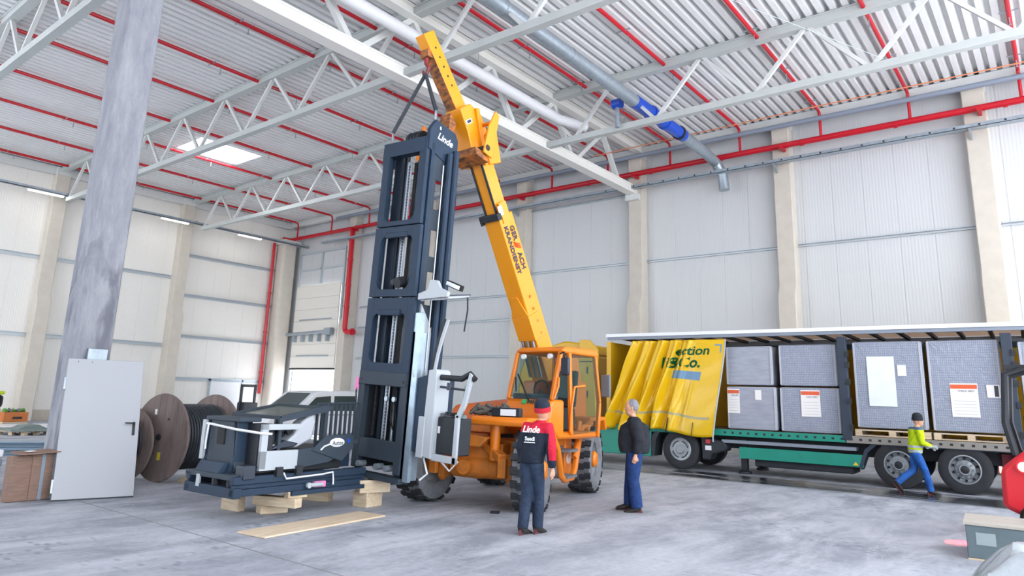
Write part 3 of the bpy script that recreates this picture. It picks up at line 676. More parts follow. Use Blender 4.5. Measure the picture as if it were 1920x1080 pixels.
# left guard tubes and steps
gl = 1.18
ch = MB(); ch.tube([(1.9, .15, 1.38), (1.9, 1.0, 1.38), (1.75, 1.2, 1.3), (1.3, gl + .06, 1.25), (.95, gl + .06, .95), (.75, gl + .06, .5), (.6, gl + .06, .42), (.2, gl + .06, .42), (.05, gl + .06, .55), (-.2, gl + .06, 1.1), (-.35, gl + .06, 1.25), (-.75, gl + .1, 1.32)], .055, 10); ch.build('guard_tube', M_or, tele)
ch = MB(); ch.tube([(.1, gl + .06, .75), (-.1, gl + .06, 1.0), (-.25, gl + .04, 1.35)], .05, 10); ch.build('guard_brace', M_or, tele)
ch = MB(); ch.prism([(-1.95, 1.2), (-1.85, 1.42), (-.85, 1.42), (-.7, 1.2), (-.78, 1.15), (-.95, 1.34), (-1.8, 1.34), (-1.88, 1.15)], 'y', .72, 1.25); ch.build('rear_fender', M_or, tele, bevel=.02)
for z, f0, f1 in ((.44, .15, .65), (.86, .1, .55)):
    ch = MB(); ch.bx(f0, f1, gl - .18, gl + .14, z, z + .04); ch.build('step', M_grey, tele)
ch = MB(); ch.bx(-.15, .8, .55, 1.05, .5, 1.1); ch.build('tool_box', M_grey, tele, bevel=.02)
ch = MB(); ch.bx(-.1, .75, 1.03, 1.09, .95, 1.25); ch.bx(-.2, .15, 1.03, 1.1, .45, 1.1); ch.build('side_panel', M_or, tele, bevel=.02)
ch = MB(); ch.cyl((.0, 1.1, .72), (.0, 1.115, .72), .09, n=16); ch.build('round_sticker', M_white, tele)

# lifting slings (two webbing slings from hook to mast head)
def sling(label, q):
    o = thing('lifting_sling', label, 'sling', tuple(q), group='slings between hook and mast')
    h = HOOK - Vector(q); perp = h.cross(Vector((0.6, .8, 0))).normalized() * .022
    for s in (-1, 1):
        MB().beam(perp * s * 1.5 + Vector((0, 0, .14)), h + perp * s * .6, .05, .05, up=(0.6, -.8, 0)).build('webbing', mat('grey_sling_webbing', '3d4148', .85), o)
    MB().tube([(0, 0, -.02), (-.04, .03, .06), (0, 0, .16), (.04, -.03, .06), (0, 0, -.02)], .016, 6).build('shackle', M_galv, o)
    return o
# ================================================================== LIFT MAST + CAB being installed
M_navy = mat('slate_blue_mast_paint', '2a3b4f', .6, 0, var=.08, scale=3, spec=.3)
M_navy2 = mat('charcoal_mast_paint', '39434e', .6, 0, var=.06, scale=3, spec=.3)
M_lgrey = mat('light_grey_machine_paint', 'b4bac0', .4)
M_silver = mat('bare_zinc_post', 'a9bccb', .35, .5, var=.25, scale=6)
ms = thing('lift_mast', 'tall dark blue triple-stage lift mast with grey operator cab hanging from the crane hook', 'lift mast', (-8.77, 7.7, .45), rot=(0, math.radians(2.8), 0))
def hole_frame(m, x0, x1, z0, z1, hx0, hx1, hz0, hz1, r, y0, y1, top_sq=False):
    m.bx(x0, hx0, y0, y1, z0, z1); m.bx(hx1, x1, y0, y1, z0, z1); m.bx(hx0, hx1, y0, y1, z0, hz0); m.bx(hx0, hx1, y0, y1, hz1, z1)
    for cx, cz, sx, sz in ((hx0, hz0, 1, 1), (hx1, hz0, -1, 1), (hx0, hz1, 1, -1), (hx1, hz1, -1, -1)):
        if top_sq and sz < 0: continue
        P = [(cx, cz)]
        for k in range(6):
            t = PI / 2 * k / 5; P.append((cx + sx * r * (1 - math.sin(t)), cz + sz * r * (1 - math.cos(t))))
        m.prism(P, 'y', y0, y1)
# outer profile of front frames: width narrows a little upward
fr_ = ((1.62, 2.86, 1.78, 2.58, .57), (2.86, 4.06, 2.98, 3.88, .55), (4.06, 5.52, 4.14, 5.3, .53))
for k, (z0, z1, h0, h1, hw) in enumerate(fr_):
    m = MB(); hole_frame(m, -hw, hw, z0, z1 - .02, -hw + .16, hw - .16, h0, h1, .13, -.03 - .008 * k, .03, top_sq=(k == 2)); m.build('front_frame', M_navy, ms, bevel=.006)
    if k < 2:
        m = MB(); m.bx(-.26, .26, -.06, .02, h1 - .03, h1 + .06); m.build('frame_lip', M_navy, ms, bevel=.01)
m = MB(); m.bx(-.56, .56, -.05, .05, 1.42, 1.64); m.build('cross_member', M_navy2, ms, bevel=.01)
for x_ in (-.5, .5): MB().cyl((x_, -.06, 1.5), (x_, -.05, 1.5), .02, n=8).build('bolt', M_dark, ms)
# lower open section
for s in (-1, 1):
    m = MB(); m.bx(s * .5 - .07, s * .5 + .07, -.03, .08, .1, 1.45); m.build('lower_post', M_navy2, ms, bevel=.006)
m = MB(); m.bx(-.5, .5, -.02, .05, .28, .58); m.build('lower_cross_plate', M_navy2, ms, bevel=.006)
m = MB(); m.bx(-.68, .62, -.08, .12, -.02, .06); m.build('base_bar', M_navy2, ms, bevel=.006)
for x_ in (-.38, .05, .28):
    m = MB(); m.cyl((x_, -.05, .17), (x_, .1, .17), .05); m.build('roller', M_galv, ms)
# rails and inner hardware
for s in (-1, 1):
    m = MB(); m.bx(s * .5 - .06, s * .5 + .06, .05, .12, .05, 5.45); m.build('outer_rail', M_navy, ms)
    m = MB(); m.bx(s * .27 - .05 * (s < 0), s * .27 + .05, .22, .3, .1, 5.4); m.build('inner_rail', mat('rail_dark_blue', '27323f', .5, .2), ms)
for x_, r in ((-.15, .03), (-.09, .018), (.06, .03)):
    m = MB(); m.cyl((x_, .22, .3), (x_, .22, 5.25), r, n=12); m.build('lift_cylinder', M_chrome, ms)
m = MB(); m.cyl((.12, .3, .3), (.12, .3, 3.4), .055, n=12); m.build('cylinder_barrel', M_navy, ms)
ch = MB()
for k in range(90): ch.bx(-.055, -.035, .13, .15, .4 + k * .053, .44 + k * .053)
ch.build('lift_chain', mat('chain_steel', '59616b', .5, .5), ms, kind='stuff')
ch = MB()
for k in range(30): ch.bx(-.3, -.265, .1, .13, .62 + k * .027, .64 + k * .027)
ch.build('drag_chain', M_black, ms, kind='stuff')
for k in range(4):
    m = MB(); m.tube([(.06 + .02 * k, .16, 5.2), (.06 + .02 * k, .16, 1.3), (.12 + .05 * k, .1, .9 - .05 * k), (.2, .1, .75)], .009, 5); m.build('hose', M_black, ms)
for x_ in (.06, .24):
    m = MB(); m.cyl((x_, .02, 1.22), (x_, .06, 1.22), .04); m.build('pulley', M_galv, ms)
m = MB(); m.cyl((.14, -.06, 3.08), (.14, .08, 3.12), .09, n=14); m.cyl((.02, -.05, 3.1), (.02, .05, 3.1), .05); m.build('guide_roller', M_dark, ms)
m = MB(); m.bx(-.44, .5, .34, .37, .1, 1.6); m.build('lower_back_plate', M_dark, ms)
m = MB(); m.bx(-.5, -.44, .06, .37, .1, 1.6); m.build('lower_side_plate', M_dark, ms)
m = MB(); m.bx(-.42, -.24, .14, .2, 1.5, 5.4); m.build('dark_channel', MATS['rail_dark_blue'], ms)
m = MB(); m.bx(.12, .2, .3, .36, 1.5, 5.3); m.bx(.22, .3, .1, .14, 1.5, 5.3); m.build('hose_cover', MATS['rail_dark_blue'], ms)
m = MB(); m.bx(-.36, .1, .4, .44, 1.6, 2.7); m.build('back_cover', M_dark, ms)
# silver post and side rails on the right
m = MB(); m.bx(.57, .74, .0, .07, .02, 2.6); m.bx(.57, .63, .0, .3, .02, 2.3); m.build('zinc_post', M_silver, ms, bevel=.006)
m = MB(); m.prism([(.1, 1.2), (.42, 1.2), (.42, 2.2), (.28, 2.5), (.1, 2.75)], 'x', .56, .6); m.build('side_fairing', M_lgrey, ms)
# right side plate with slots up to the head
sp = MB(); y0, y1 = .1, .5
cuts = [(4.35, 4.85), (3.55, 4.0), (2.75, 3.3)]
zz = 2.4
for a, b_ in sorted(cuts):
    sp.bx(.5, .54, y0, y1, zz, a); sp.bx(.5, .54, y0, y0 + .12, a, b_); sp.bx(.5, .54, y1 - .12, y1, a, b_); zz = b_
sp.bx(.5, .54, y0, y1, zz, 5.6); sp.build('side_plate', M_navy2, ms, bevel=.004)
m = MB(); m.prism([(-.03, 5.35), (.62, 5.1), (.66, 5.3), (.66, 5.65), (.58, 5.78), (.1, 5.88), (-.02, 5.7)], 'x', .47, .56); m.build('head_plate', M_navy, ms, bevel=.015)
m = MB(); m.prism([(0, 5.2), (.3, 5.2), (.3, 5.55), (.12, 5.62), (0, 5.5)], 'x', -.62, -.5); m.build('head_plate', M_navy, ms, bevel=.015)
m = MB(); m.bx(-.55, .5, -.05, .12, 5.3, 5.56); m.build('head_beam', M_navy, ms, bevel=.012)
m = MB(); m.cyl((-.12, .18, 5.62), (.22, .18, 5.62), .13, n=18); m.build('hose_reel', M_black, ms)
for k in range(4): MB().cyl((-.08 + k * .08, .18, 5.62), (-.05 + k * .08, .18, 5.62), .145, n=18).build('reel_groove', M_dark, ms)
m = MB(); m.tube([(.62, .42, 5.35), (.62, .42, .5)], .055, 10); m.build('side_tube', M_navy, ms)
m = MB(); m.tube([(.59, .6, 5.45), (.59, .6, .35)], .06, 10); m.build('side_tube', M_navy, ms)
m = MB(); m.tube([(.64, .27, 5.1), (.64, .27, .6)], .014, 6); m.build('guide_wire', M_chrome, ms)
m = MB(); m.tube([(.6, .02, 1.75), (.68, .0, 1.6), (.75, .1, 1.6), (.78, .1, 1.7)], .014, 6); m.build('bent_pipe', M_lgrey, ms)
m = MB(); m.bx(.62, .68, .1, .16, 1.3, 2.1); m.build('cable_clamp', M_lgrey, ms, bevel=.005)
Mx = basis((.565, .33, 5.58), (0, 1, -.18), (0, .1, 1))
text('Linde', .17, mat('white_lettering', 'f2f4f6', .5), ms, Mx, shear=.25, bold=.003)
text('B', .08, MATS['white_lettering'], ms, basis((.565, .2, 5.75), (0, 1, 0), (0, 0, 1)))
# operator cab on the right of the mast
m = MB(); m.prism([(.66, .5), (.98, .46), (1.0, 1.66), (.66, 1.56)], 'y', .03, .6); m.build('cab_body', M_navy, ms, bevel=.01)
m = MB(); m.prism([(.98, .44), (1.18, .42), (1.18, 1.7), (1.14, 1.74), (1.0, 1.72), (.98, 1.0)], 'y', -.01, .3); m.build('cab_pillar', M_lgrey, ms, bevel=.015)
m = MB(); m.bx(.88, 1.02, -.02, .3, .42, 1.02); m.build('cab_corner_panel', M_lgrey, ms, bevel=.01)
m = MB(); m.bx(1.15, 1.66, .03, .08, .4, .5); m.bx(1.58, 1.66, .03, .08, .4, 1.1); m.prism([(1.58, 1.05), (1.66, 1.05), (1.76, 1.25), (1.86, 1.68), (1.8, 1.72), (1.7, 1.3)], 'y', .03, .09); m.build('cab_front_frame', M_lgrey, ms, bevel=.01)
m = MB(); m.bx(1.17, 1.6, .1, .4, .5, 1.04); m.build('console_box', M_dark, ms, bevel=.02)
for k in range(7): MB().box((1.22 + k * .06, .2, 1.07 + .02 * (k % 2)), (.05, .12, .05), (0, 0, k)).build('console_part', M_black if k % 2 else M_grey, ms)
m = MB(); m.bx(1.2, 1.24, .09, .1, .8, .9); m.build('label_plate', M_white, ms)
m = MB(); m.tube([(1.18, .1, 1.62), (1.6, .1, 1.62), (1.78, .08, 1.7), (1.88, .08, 1.62)], .045, 10); m.build('padded_rail', M_dark, ms)
m = MB(); m.tube([(1.15, .1, 1.48), (1.72, .1, 1.46)], .018, 8); m.cyl((1.36, .1, 1.44), (1.36, .1, 1.55), .04); m.build('hand_rail', M_dsteel, ms)
m = MB(); m.prism([(1.7, 1.5), (1.78, 1.6), (1.72, 1.05), (1.68, 1.0)], 'y', .05, .06); m.build('cab_glass', M_glass, ms)
m = MB(); m.tube([(.98, .1, 1.7), (1.02, .1, 1.95), (1.08, .1, 2.2), (1.18, .1, 2.5)], [(.05, .03)] * 4, 8); m.build('roof_strut', M_dark, ms)
m = MB(); m.tube([(1.05, .07, 1.7), (1.09, .07, 1.95), (1.15, .07, 2.2), (1.25, .07, 2.5)], [(.035, .02)] * 4, 8); m.build('roof_strut_trim', M_lgrey, ms)
for s in (.02,):
    m = MB(); m.tube([(.8, .35, .45), (.95, .1, .4), (1.1, .05, .2), (1.0, .0, .1)], .015, 6); m.build('loose_cable', M_white, ms)
# overhead roof
m = MB(); m.prism([(.62, 2.80), (1.26, 2.84), (1.27, 2.92), (1.1, 2.98), (1.02, 3.1), (.86, 3.12), (.82, 2.96), (.62, 2.9)], 'y', -.02, .04); m.build('roof_front', M_lgrey, ms, bevel=.008)
m = MB(); m.add([(.62, .0, 2.82), (1.26, .0, 2.86), (1.26, .52, 2.94), (.62, .52, 2.90)], [(0, 1, 2, 3)]); place('roof_panel', m.mesh('roof_panel', M_dsteel, 0, False), ms, solid=.02)
for k in range(6):
    m = MB(); m.beam((.67 + k * .11, .03, 2.80 + k * .007), (.67 + k * .11, .5, 2.88 + k * .007), .05, .03); m.build('roof_slat', M_lgrey, ms)
m = MB(); m.box((1.2, .2, 3.04), (.34, .08, .09), (0, .32, 0)); m.build('work_light', M_black, ms, bevel=.01)
m = MB(); m.box((1.2, .155, 3.04), (.3, .01, .06), (0, .32, 0)); m.build('work_light_lens', mat('lamp_lens', 'e8eef4', .2), ms)
m = MB(); m.tube([(.75, .2, 3.0), (.82, .2, 3.3)], .01, 6); m.build('antenna', M_black, ms)
m = MB(); m.tube([(1.22, .5, 2.9), (1.24, .5, 2.7), (1.2, .5, 2.35)], .012, 6); m.build('hanging_cable', M_black, ms)
m = MB(); m.box((-.6, -.04, 1.42), (.08, .03, .2)); m.build('pink_tag', mat('pink_tape', 'f08ac0', .6), ms)
m = MB(); m.tube([(-.56, -.03, 1.45), (-.6, -.05, 1.3), (-.58, -.05, 1.15)], .014, 6); m.build('hanging_hook', M_dark, ms)
bpy.context.view_layer.update()
MW = ms.matrix_world.copy()
sling('grey webbing sling on the left between crane hook and mast head', MW @ Vector((-.52, .1, 5.68)))
sling('grey webbing sling on the right between crane hook and mast head plate', MW @ Vector((.5, .12, 5.92)))

# ================================================================== TRUCK CHASSIS on blocks
cs = thing('truck_chassis', 'dark grey warehouse truck chassis with slatted guard standing on timber blocks', 'vehicle chassis', (-8.78, 5.3, 0), math.radians(2))
# local: x from -1.2 (left) to 0, y 0..2.1 away
m = MB(); m.bx(-1.2, .02, 0, .12, .33, .46); m.build('rear_bumper', M_navy, cs, bevel=.01)
m = MB(); m.bx(-1.2, -.08, 0, .3, .55, .62); m.build('rear_step', M_navy2, cs, bevel=.01)
for x_ in (-.95, -.55, -.2): MB().cyl((x_, .08, .45), (x_, .08, .56), .05).build('buffer', M_dark, cs)
m = MB(); m.bx(-.9, -.82, -.005, .02, .42, .58); m.build('bracket', M_lgrey, cs)
for x_, w_ in ((-.05, .1), (-1.12, .1)):
    m = MB(); m.bx(x_ - w_ / 2, x_ + w_ / 2, 0, 2.3, .35, .44); m.bx(x_ - w_ / 2, x_ + w_ / 2, 0, 2.3, .5, .6); m.bx(x_ - .02, x_ + .02, 0, 2.3, .44, .5); m.build('side_rail', M_navy, cs, bevel=.008)
m = MB(); m.bx(-1.1, -.1, .3, 2.2, .4, .5); m.build('floor_plate', M_dark, cs)
m = MB(); m.bx(-.04, .06, .9, 2.9, .3, .36); m.build('lower_slide_bar', M_navy, cs)
m = MB(); m.bx(-.02, .03, 1.3, 1.5, .38, .46); m.build('pink_tag', MATS['pink_tape'], cs)
m = MB(); m.tube([(.02, .75, .62), (.05, .78, .54), (.05, 1.4, .56), (.05, 1.6, .58), (.05, 1.62, .46), (.05, 1.62, .4)], .013, 6); m.build('hydraulic_line', M_white, cs)
m = MB(); m.cyl((.05, 1.2, .42), (.05, 1.42, .42), .03); m.cyl((.03, 1.18, .42), (.07, 1.18, .42), .04); m.build('valve', M_lgrey, cs)
for yy in (.62, .95): MB().bx(-.02, .05, yy, yy + .1, .58, .7).build('hydraulic_block', M_dark, cs)
m = MB(); m.bx(-.18, .02, .12, .3, .56, .74); m.build('hinge_block', M_dsteel, cs, bevel=.01)
# rear tower
m = MB(); m.prism([(-1.02, .62), (-.32, .62), (-.3, .68), (-.38, .85), (-.42, 1.33), (-.98, 1.33), (-1.0, .85), (-1.08, .68)], 'y', .18, .42); m.build('rear_tower', M_navy2, cs, bevel=.012)
m = MB(); m.bx(-.78, -.6, .165, .18, .98, 1.22); m.build('tower_slot', M_black, cs)
m = MB(); m.prism([(.0, .62), (.2, .62), (.2, .74), (.08, .76)], 'x', -.98, -.4); m.build('tower_foot', M_navy, cs, bevel=.008)
m = MB(); m.prism([(.1, .62), (.5, .62), (.42, .85), (.42, 1.3), (.2, 1.3), (.2, .85)], 'x', -.38, -.34); m.build('tower_web', M_navy, cs)
m = MB(); m.prism([(.1, .62), (.5, .62), (.42, .85), (.42, 1.3), (.2, 1.3), (.2, .85)], 'x', -1.06, -1.02); m.build('tower_web', M_navy, cs)
m = MB(); m.bx(-1.08, -.25, .15, .5, 1.3, 1.36); m.build('tower_cap', M_navy2, cs, bevel=.01)
m = MB(); m.bx(-.34, -.08, .35, .6, .62, 1.28); m.build('side_column', M_dark, cs, bevel=.01)
# near side frame panel
yA, yB_ = .36, .98
m = MB(); m.bx(-.06, 0, yA, yA + .1, .68, 1.28); m.bx(-.06, 0, yA, yA + .62, 1.2, 1.28); m.bx(-.06, 0, yA, yB_, .66, .92); m.build('grey_side_frame', M_lgrey, cs, bevel=.006)
m = MB(); m.prism([(yB_, .66), (1.55, .72), (1.85, .86), (1.8, .98), (1.5, .96), (yB_, .92)], 'x', -.06, 0); m.build('side_panel', M_navy2, cs, bevel=.006)
m = MB(); m.prism([(1.2, .9), (1.78, .72), (2.0, .92), (1.95, 1.12), (1.45, 1.1)], 'x', -.02, .02); m.build('side_wing', M_navy2, cs, bevel=.01)
el = [(1.66 + .14 * math.cos(t), 1.0 + .065 * math.sin(t)) for t in [2 * PI * k / 20 for k in range(20)]]
m = MB(); m.prism(el + [], 'x', .02, .026); m.build('oval_badge', M_white, cs)
text('Auton', .1, mat('grey_lettering', '4a5258', .5), cs, basis((.03, 1.67, .99), (0, 1, 0), (0, 0, 1)), width=.2)
m = MB(); m.tube([(.025, 1.53, .98), (.025, 1.42, .95), (.025, 1.36, .9)], .012, 5); m.build('badge_tail', M_white, cs)
m = MB(); m.box((.025, 1.88, 1.02), (.005, .04, .06), (.4, 0, 0)); m.build('blue_mark', M_blue, cs)
# curved grey-white fairing, clutter
m = MB(); m.prism([(.62, .98), (.75, .94), (1.05, .94), (1.3, 1.05), (1.35, 1.3), (1.3, 1.45), (1.22, 1.38), (1.1, 1.3), (.98, 1.12), (.85, 1.02)], 'x', -.35, -.12); m.build('seat_fairing', mat('glossy_light_grey', 'b8bcc4', .25), cs, bevel=.03)
m = MB(); m.prism([(.55, .92), (.95, .95), (1.05, 1.0), (.8, 1.05)], 'x', -.3, -.08); m.build('seat_base', M_dsteel, cs, bevel=.02)
for k in range(8): MB().box((-.2 - .04 * (k % 3), .62 + k * .05, 1.14 + .02 * (k % 4)), (.12, .09, .08), (k, k * .7, k * 1.3)).build('wrapped_part', mat('black_film', '22262c', .25), cs, bevel=.01)
m = MB(); m.bx(-1.0, -.15, .55, 1.9, .6, .92); m.build('body_tub', M_dark, cs, bevel=.02)
# smoked cover on top
cov = [(-1.05, .55, 1.38), (-.1, .7, 1.36), (-.12, 1.5, 1.5), (-1.02, 1.3, 1.52)]
m = MB(); m.add(cov, [(0, 1, 2, 3)]); place('smoked_cover', m.mesh('smoked_cover', glass('smoked_panel', '55605c', .75, .12), 0, False), cs, solid=.012)
for a, b_ in zip(cov, cov[1:] + cov[:1]): MB().beam(a, b_, .05, .05).build('cover_frame', M_navy2, cs)
m = MB(); m.prism([(.7, 1.3), (1.55, 1.45), (1.62, 1.52), (1.5, 1.54), (.7, 1.38)], 'x', -.14, -.08); m.build('cover_arm', M_navy2, cs)
for p_, q in (((-1.02, .6, .6), (-1.04, .57, 1.38)), ((-1.0, 1.28, .6), (-1.02, 1.3, 1.5)), ((-.12, 1.5, .9), (-.12, 1.52, 1.52)), ((-.1, .7, .9), (-.1, .7, 1.36))): MB().beam(p_, q, .05, .05).build('cover_post', M_navy2, cs)
# slatted guard
gA, gB = Vector((-.3, 1.5, .98)), Vector((-.2, 2.25, .98))
for k in range(10):
    p_ = gA.lerp(gB, k / 9); MB().beam(p_, p_ + Vector((0, 0, .58)), .035, .03).build('guard_bar', M_navy2, cs)
m = MB(); m.tube([gA + Vector((0, 0, .1)), gA + Vector((0, 0, .58)), gB + Vector((0, 0, .6)), gB + Vector((0, .02, .5))], .018, 6); m.build('guard_top_rail', M_navy2, cs)
m = MB(); m.beam(gA, gB, .04, .06); m.build('guard_bottom_rail', M_navy2, cs)
m = MB(); m.bx(-.33, -.3, 1.5, 2.2, .6, .98); m.build('guard_plate', M_navy, cs)
# white strap
m = MB(); m.tube([(-1.1, .5, 1.24), (-1.1, .16, 1.25), (-.9, .15, 1.245), (-.3, .15, 1.2), (.01, .34, 1.16), (.015, .5, 1.15)], [.016, .018, .018, .018, .018, .016], 6); m.tube([(-.98, .14, 1.24), (-.98, .13, 1.1), (-.99, .13, .98), (-.985, .13, .9)], .014, 6); m.build('white_strap', M_white, cs)
m = MB(); m.bx(-1.14, -1.06, .14, .18, .76, 1.3); m.build('edge_protector', M_lgrey, cs)

# timber blocks
def block(label, c, size, rz):
    o = MB().box((0, 0, size[2] / 2), size).build('timber_block', M_wood, bevel=.008); o.location = c; o.rotation_euler = (0, 0, rz); tag(o, label, 'timber block', 'timber support blocks'); return o
block('lowest timber block of the near stack under the truck chassis', (-9.35, 6.3, 0), (.4, .22, .13), 1.3)
block('middle timber block of the near stack under the truck chassis', (-9.1, 6.2, .13), (.75, .16, .13), .3)
block('small top timber block wedged against the chassis rail', (-8.85, 6.33, .26), (.3, .12, .09), 1.5)
block('timber block half hidden under the left rear corner of the truck chassis', (-9.9, 6.0, 0), (.4, .12, .3), .1)
block('timber block standing under the mast base near the crane wheel', (-8.95, 7.75, 0), (.3, .35, .22), .1)
block('timber block lying on top under the mast base bar', (-8.85, 7.75, .22), (.5, .25, .19), 1.2)
block('long low timber behind the near block stack', (-9.9, 7.5, 0), (.5, .14, .14), .4)
# ================================================================== LORRY
M_tye = mat('yellow_lorry_paint', 'd9a814', .4, var=.05, scale=2)
M_tgr = mat('green_lorry_frame', '1d8f7c', .45, var=.1, scale=3)
M_tdk = mat('dark_chassis_steel', '2b3038', .6, var=.2, scale=4)
M_trl = mat('blue_grey_rail', '8b94a2', .5)
M_post = mat('dark_blue_post', '2f3a4a', .5)
ORG = Vector((-10.6, 17.95, 0)); YAW = math.radians(2.3)
tw = mat('lorry_tyre', '33353a', .85, var=.25, scale=6)
me_lt = MB().lathe([(.28, -.14), (.33, -.155), (.46, -.155), (.51, -.13), (.52, 0), (.51, .13), (.46, .155), (.33, .155), (.28, .14)], n=40, closed=True).mesh('tyre', tw, 50)
def rimmesh(nuts, cover):
    m = MB()
    if cover: m.lathe([(.0, -.2), (.1, -.2), (.12, -.17), (.24, -.155), (.28, -.165), (.3, -.15), (.3, .1), (0, .1)], n=32)
    else: m.lathe([(.0, -.2), (.11, -.2), (.12, -.12), (.19, -.1), (.2, -.04), (.26, -.05), (.28, -.165), (.305, -.16), (.305, .1), (0, .1)], n=32)
    for k in range(nuts):
        t = 2 * PI * k / nuts; x_, z_ = .165 * math.cos(t), .165 * math.sin(t); m.cyl((x_, -.16, z_), (x_, -.1, z_), .018, n=6)
    return m.mesh('rim', mat('rim_grey', '9aa0a6', .4, .3))
me_r0, me_r1 = rimmesh(10, False), rimmesh(0, True)
me_holes = MB()
for k in range(10):
    t = 2 * PI * (k + .5) / 10; me_holes.cyl((.235 * math.cos(t), -.075, .235 * math.sin(t)), (.235 * math.cos(t), -.05, .235 * math.sin(t)), .028, n=8)
me_holes = me_holes.mesh('rim_holes', M_dark)
me_slots = MB()
for k in range(4):
    me_slots.tube([(.215 * math.cos(t), -.163, .215 * math.sin(t)) for t in [PI / 2 * k + .2 + .23 * q for q in range(6)]], .013, 6)
me_slots = me_slots.mesh('rim_slots', M_dark)
me_hub = MB().lathe([(.0, -.215), (.06, -.215), (.085, -.2), (.1, -.12), (.0, -.1)], n=20).mesh('hub', M_dark)
def lwheel(par, x, y, cover=False, flip=False):
    w_ = place('wheel', me_lt, par, loc=(x, y, .52), rot=(0, 0, PI if flip else 0))
    place('rim', me_r1 if cover else me_r0, w_)
    if not cover: place('hub', me_hub, w_)
    place('rim_holes', me_slots if cover else me_holes, w_)
# tractor
tr = thing('truck_tractor', 'yellow lorry tractor with green chassis skirt behind the telehandler cab', 'truck', ORG, YAW)
m = MB(); m.prism([(-3.3, .5), (-.95, .5), (-.95, 3.1), (-1.2, 3.15), (-2.9, 3.1), (-3.15, 2.6), (-3.3, 1.5)], 'y', .05, 2.4); m.build('cab', M_tye, tr, bevel=.06)
m = MB(); m.prism([(-2.9, 3.1), (-.95, 3.1), (-.95, 3.42), (-1.6, 3.5), (-2.6, 3.25)], 'y', .2, 2.25); m.build('roof_deflector', M_tye, tr, bevel=.05)
m = MB(); m.prism([(-.95, 1.0), (-.35, 1.0), (-.3, 3.2), (-.6, 3.5), (-.95, 3.5)], 'y', -.03, .04); m.build('side_deflector', M_tye, tr, bevel=.015)
for z in (1.9, 2.6): MB().box((-.65, -.035, z), (.04, .02, .2)).build('latch', M_dark, tr)
m = MB(); m.bx(-.93, -.4, -.04, -.03, 2.84, 2.87); m.build('panel_seam', M_tdk, tr)
m = MB(); m.bx(-2.6, -1.6, .04, .055, 1.9, 2.6); m.build('door_window', M_glass, tr)
m = MB(); m.bx(-1.0, 1.35, .0, .12, .28, .95); m.build('side_skirt', M_tgr, tr, bevel=.02)
m = MB(); m.bx(-.55, -.3, -.012, 0, .68, .8); m.bx(-.55, -.28, -.012, 0, .42, .55); m.build('step_recess', M_dark, tr)
m = MB(); m.bx(-1.0, 3.2, .5, .62, .75, .98); m.bx(-1.0, 3.2, 1.8, 1.92, .75, .98); m.build('frame_rail', M_tdk, tr)
m = MB(); m.prism([(1.45, .3), (1.5, .75), (1.62, .95), (1.5, .98), (1.36, .8), (1.36, .3)], 'y', .0, .5); m.build('front_mudflap', M_tdk, tr)
m = MB(); m.prism([(2.75, .95), (2.95, .85), (3.3, .8), (3.45, .7), (3.4, .55), (3.05, .45), (2.98, .3), (2.78, .3)], 'y', .05, .5); m.build('rear_mudguard', M_tdk, tr, bevel=.03)
m = MB(); m.bx(2.9, 3.02, .02, .06, .72, .82); m.build('tail_lamp', mat('red_lamp_glass', 'd8404a', .3), tr)
m = MB(); m.bx(2.88, 3.04, .02, .05, .55, .66); m.build('number_plate', M_white, tr)
lwheel(tr, 2.18, .2, True); lwheel(tr, 2.18, 2.2, True, True); lwheel(tr, -2.3, .25, True); lwheel(tr, -2.3, 2.2, True, True)
m = MB(); m.cyl((2.18, .3, .52), (2.18, 2.1, .52), .12); m.cyl((-2.3, .3, .52), (-2.3, 2.1, .52), .09); m.build('axle', M_tdk, tr)
# semi trailer
BEIGE = bpy.data.materials.new('translucent_beige_tarp'); BEIGE.use_nodes = True
_n = BEIGE.node_tree.nodes; _t = _n.new('ShaderNodeBsdfTranslucent'); _t.inputs[0].default_value = lin('e6d4c4'); _x = _n.new('ShaderNodeMixShader'); _x.inputs[0].default_value = .6
_n['Principled BSDF'].inputs['Base Color'].default_value = lin('d9c9bb')
BEIGE.node_tree.links.new(_n['Principled BSDF'].outputs[0], _x.inputs[1]); BEIGE.node_tree.links.new(_t.outputs[0], _x.inputs[2]); BEIGE.node_tree.links.new(_x.outputs[0], _n['Material Output'].inputs['Surface'])
st = thing('semi_trailer', 'curtain-side semi-trailer with open side, yellow curtain and green frame', 'trailer', ORG, YAW)
LT = 13.2
m = MB(); m.bx(0, LT, 0, .1, 3.48, 3.56); m.bx(0, LT, 2.4, 2.5, 3.42, 3.56); m.build('roof_rail', M_trl, st)
m = MB(); m.bx(-.03, LT, -.04, .06, 3.56, 3.65); m.bx(-.03, LT, 2.44, 2.54, 3.56, 3.65); m.build('roof_edge', M_white, st)
m = MB(); m.bx(0, LT, .1, 2.4, 3.58, 3.6); m.build('roof_tarp', BEIGE, st)
for k in range(22):
    MB().bx(.3 + k * .6, .38 + k * .6, .08, 2.42, 3.5, 3.57).build('roof_bow', M_post, st)
m = MB(); m.bx(.0, LT, 2.3, 2.36, 3.28, 3.42); m.build('curtain_track', M_post, st)
m = MB(); m.bx(0, LT, 2.44, 2.47, 1.1, 3.42); m.build('far_curtain', M_tye, st)
m = MB(); m.bx(0, .08, 0, 2.5, 1.1, 3.42); m.build('front_wall', M_tye, st)
m = MB(); m.bx(-.02, .12, -.02, .12, .95, 3.42); m.build('front_post', M_tye, st, bevel=.01)
m = MB(); m.bx(0, LT, .02, 2.48, 1.02, 1.1); m.build('deck', mat('plywood_deck', '8a7a68', .8), st)
m = MB(); m.bx(0, 6.3, 0, .05, .94, 1.1); m.build('side_rail', M_tgr, st, bevel=.006)
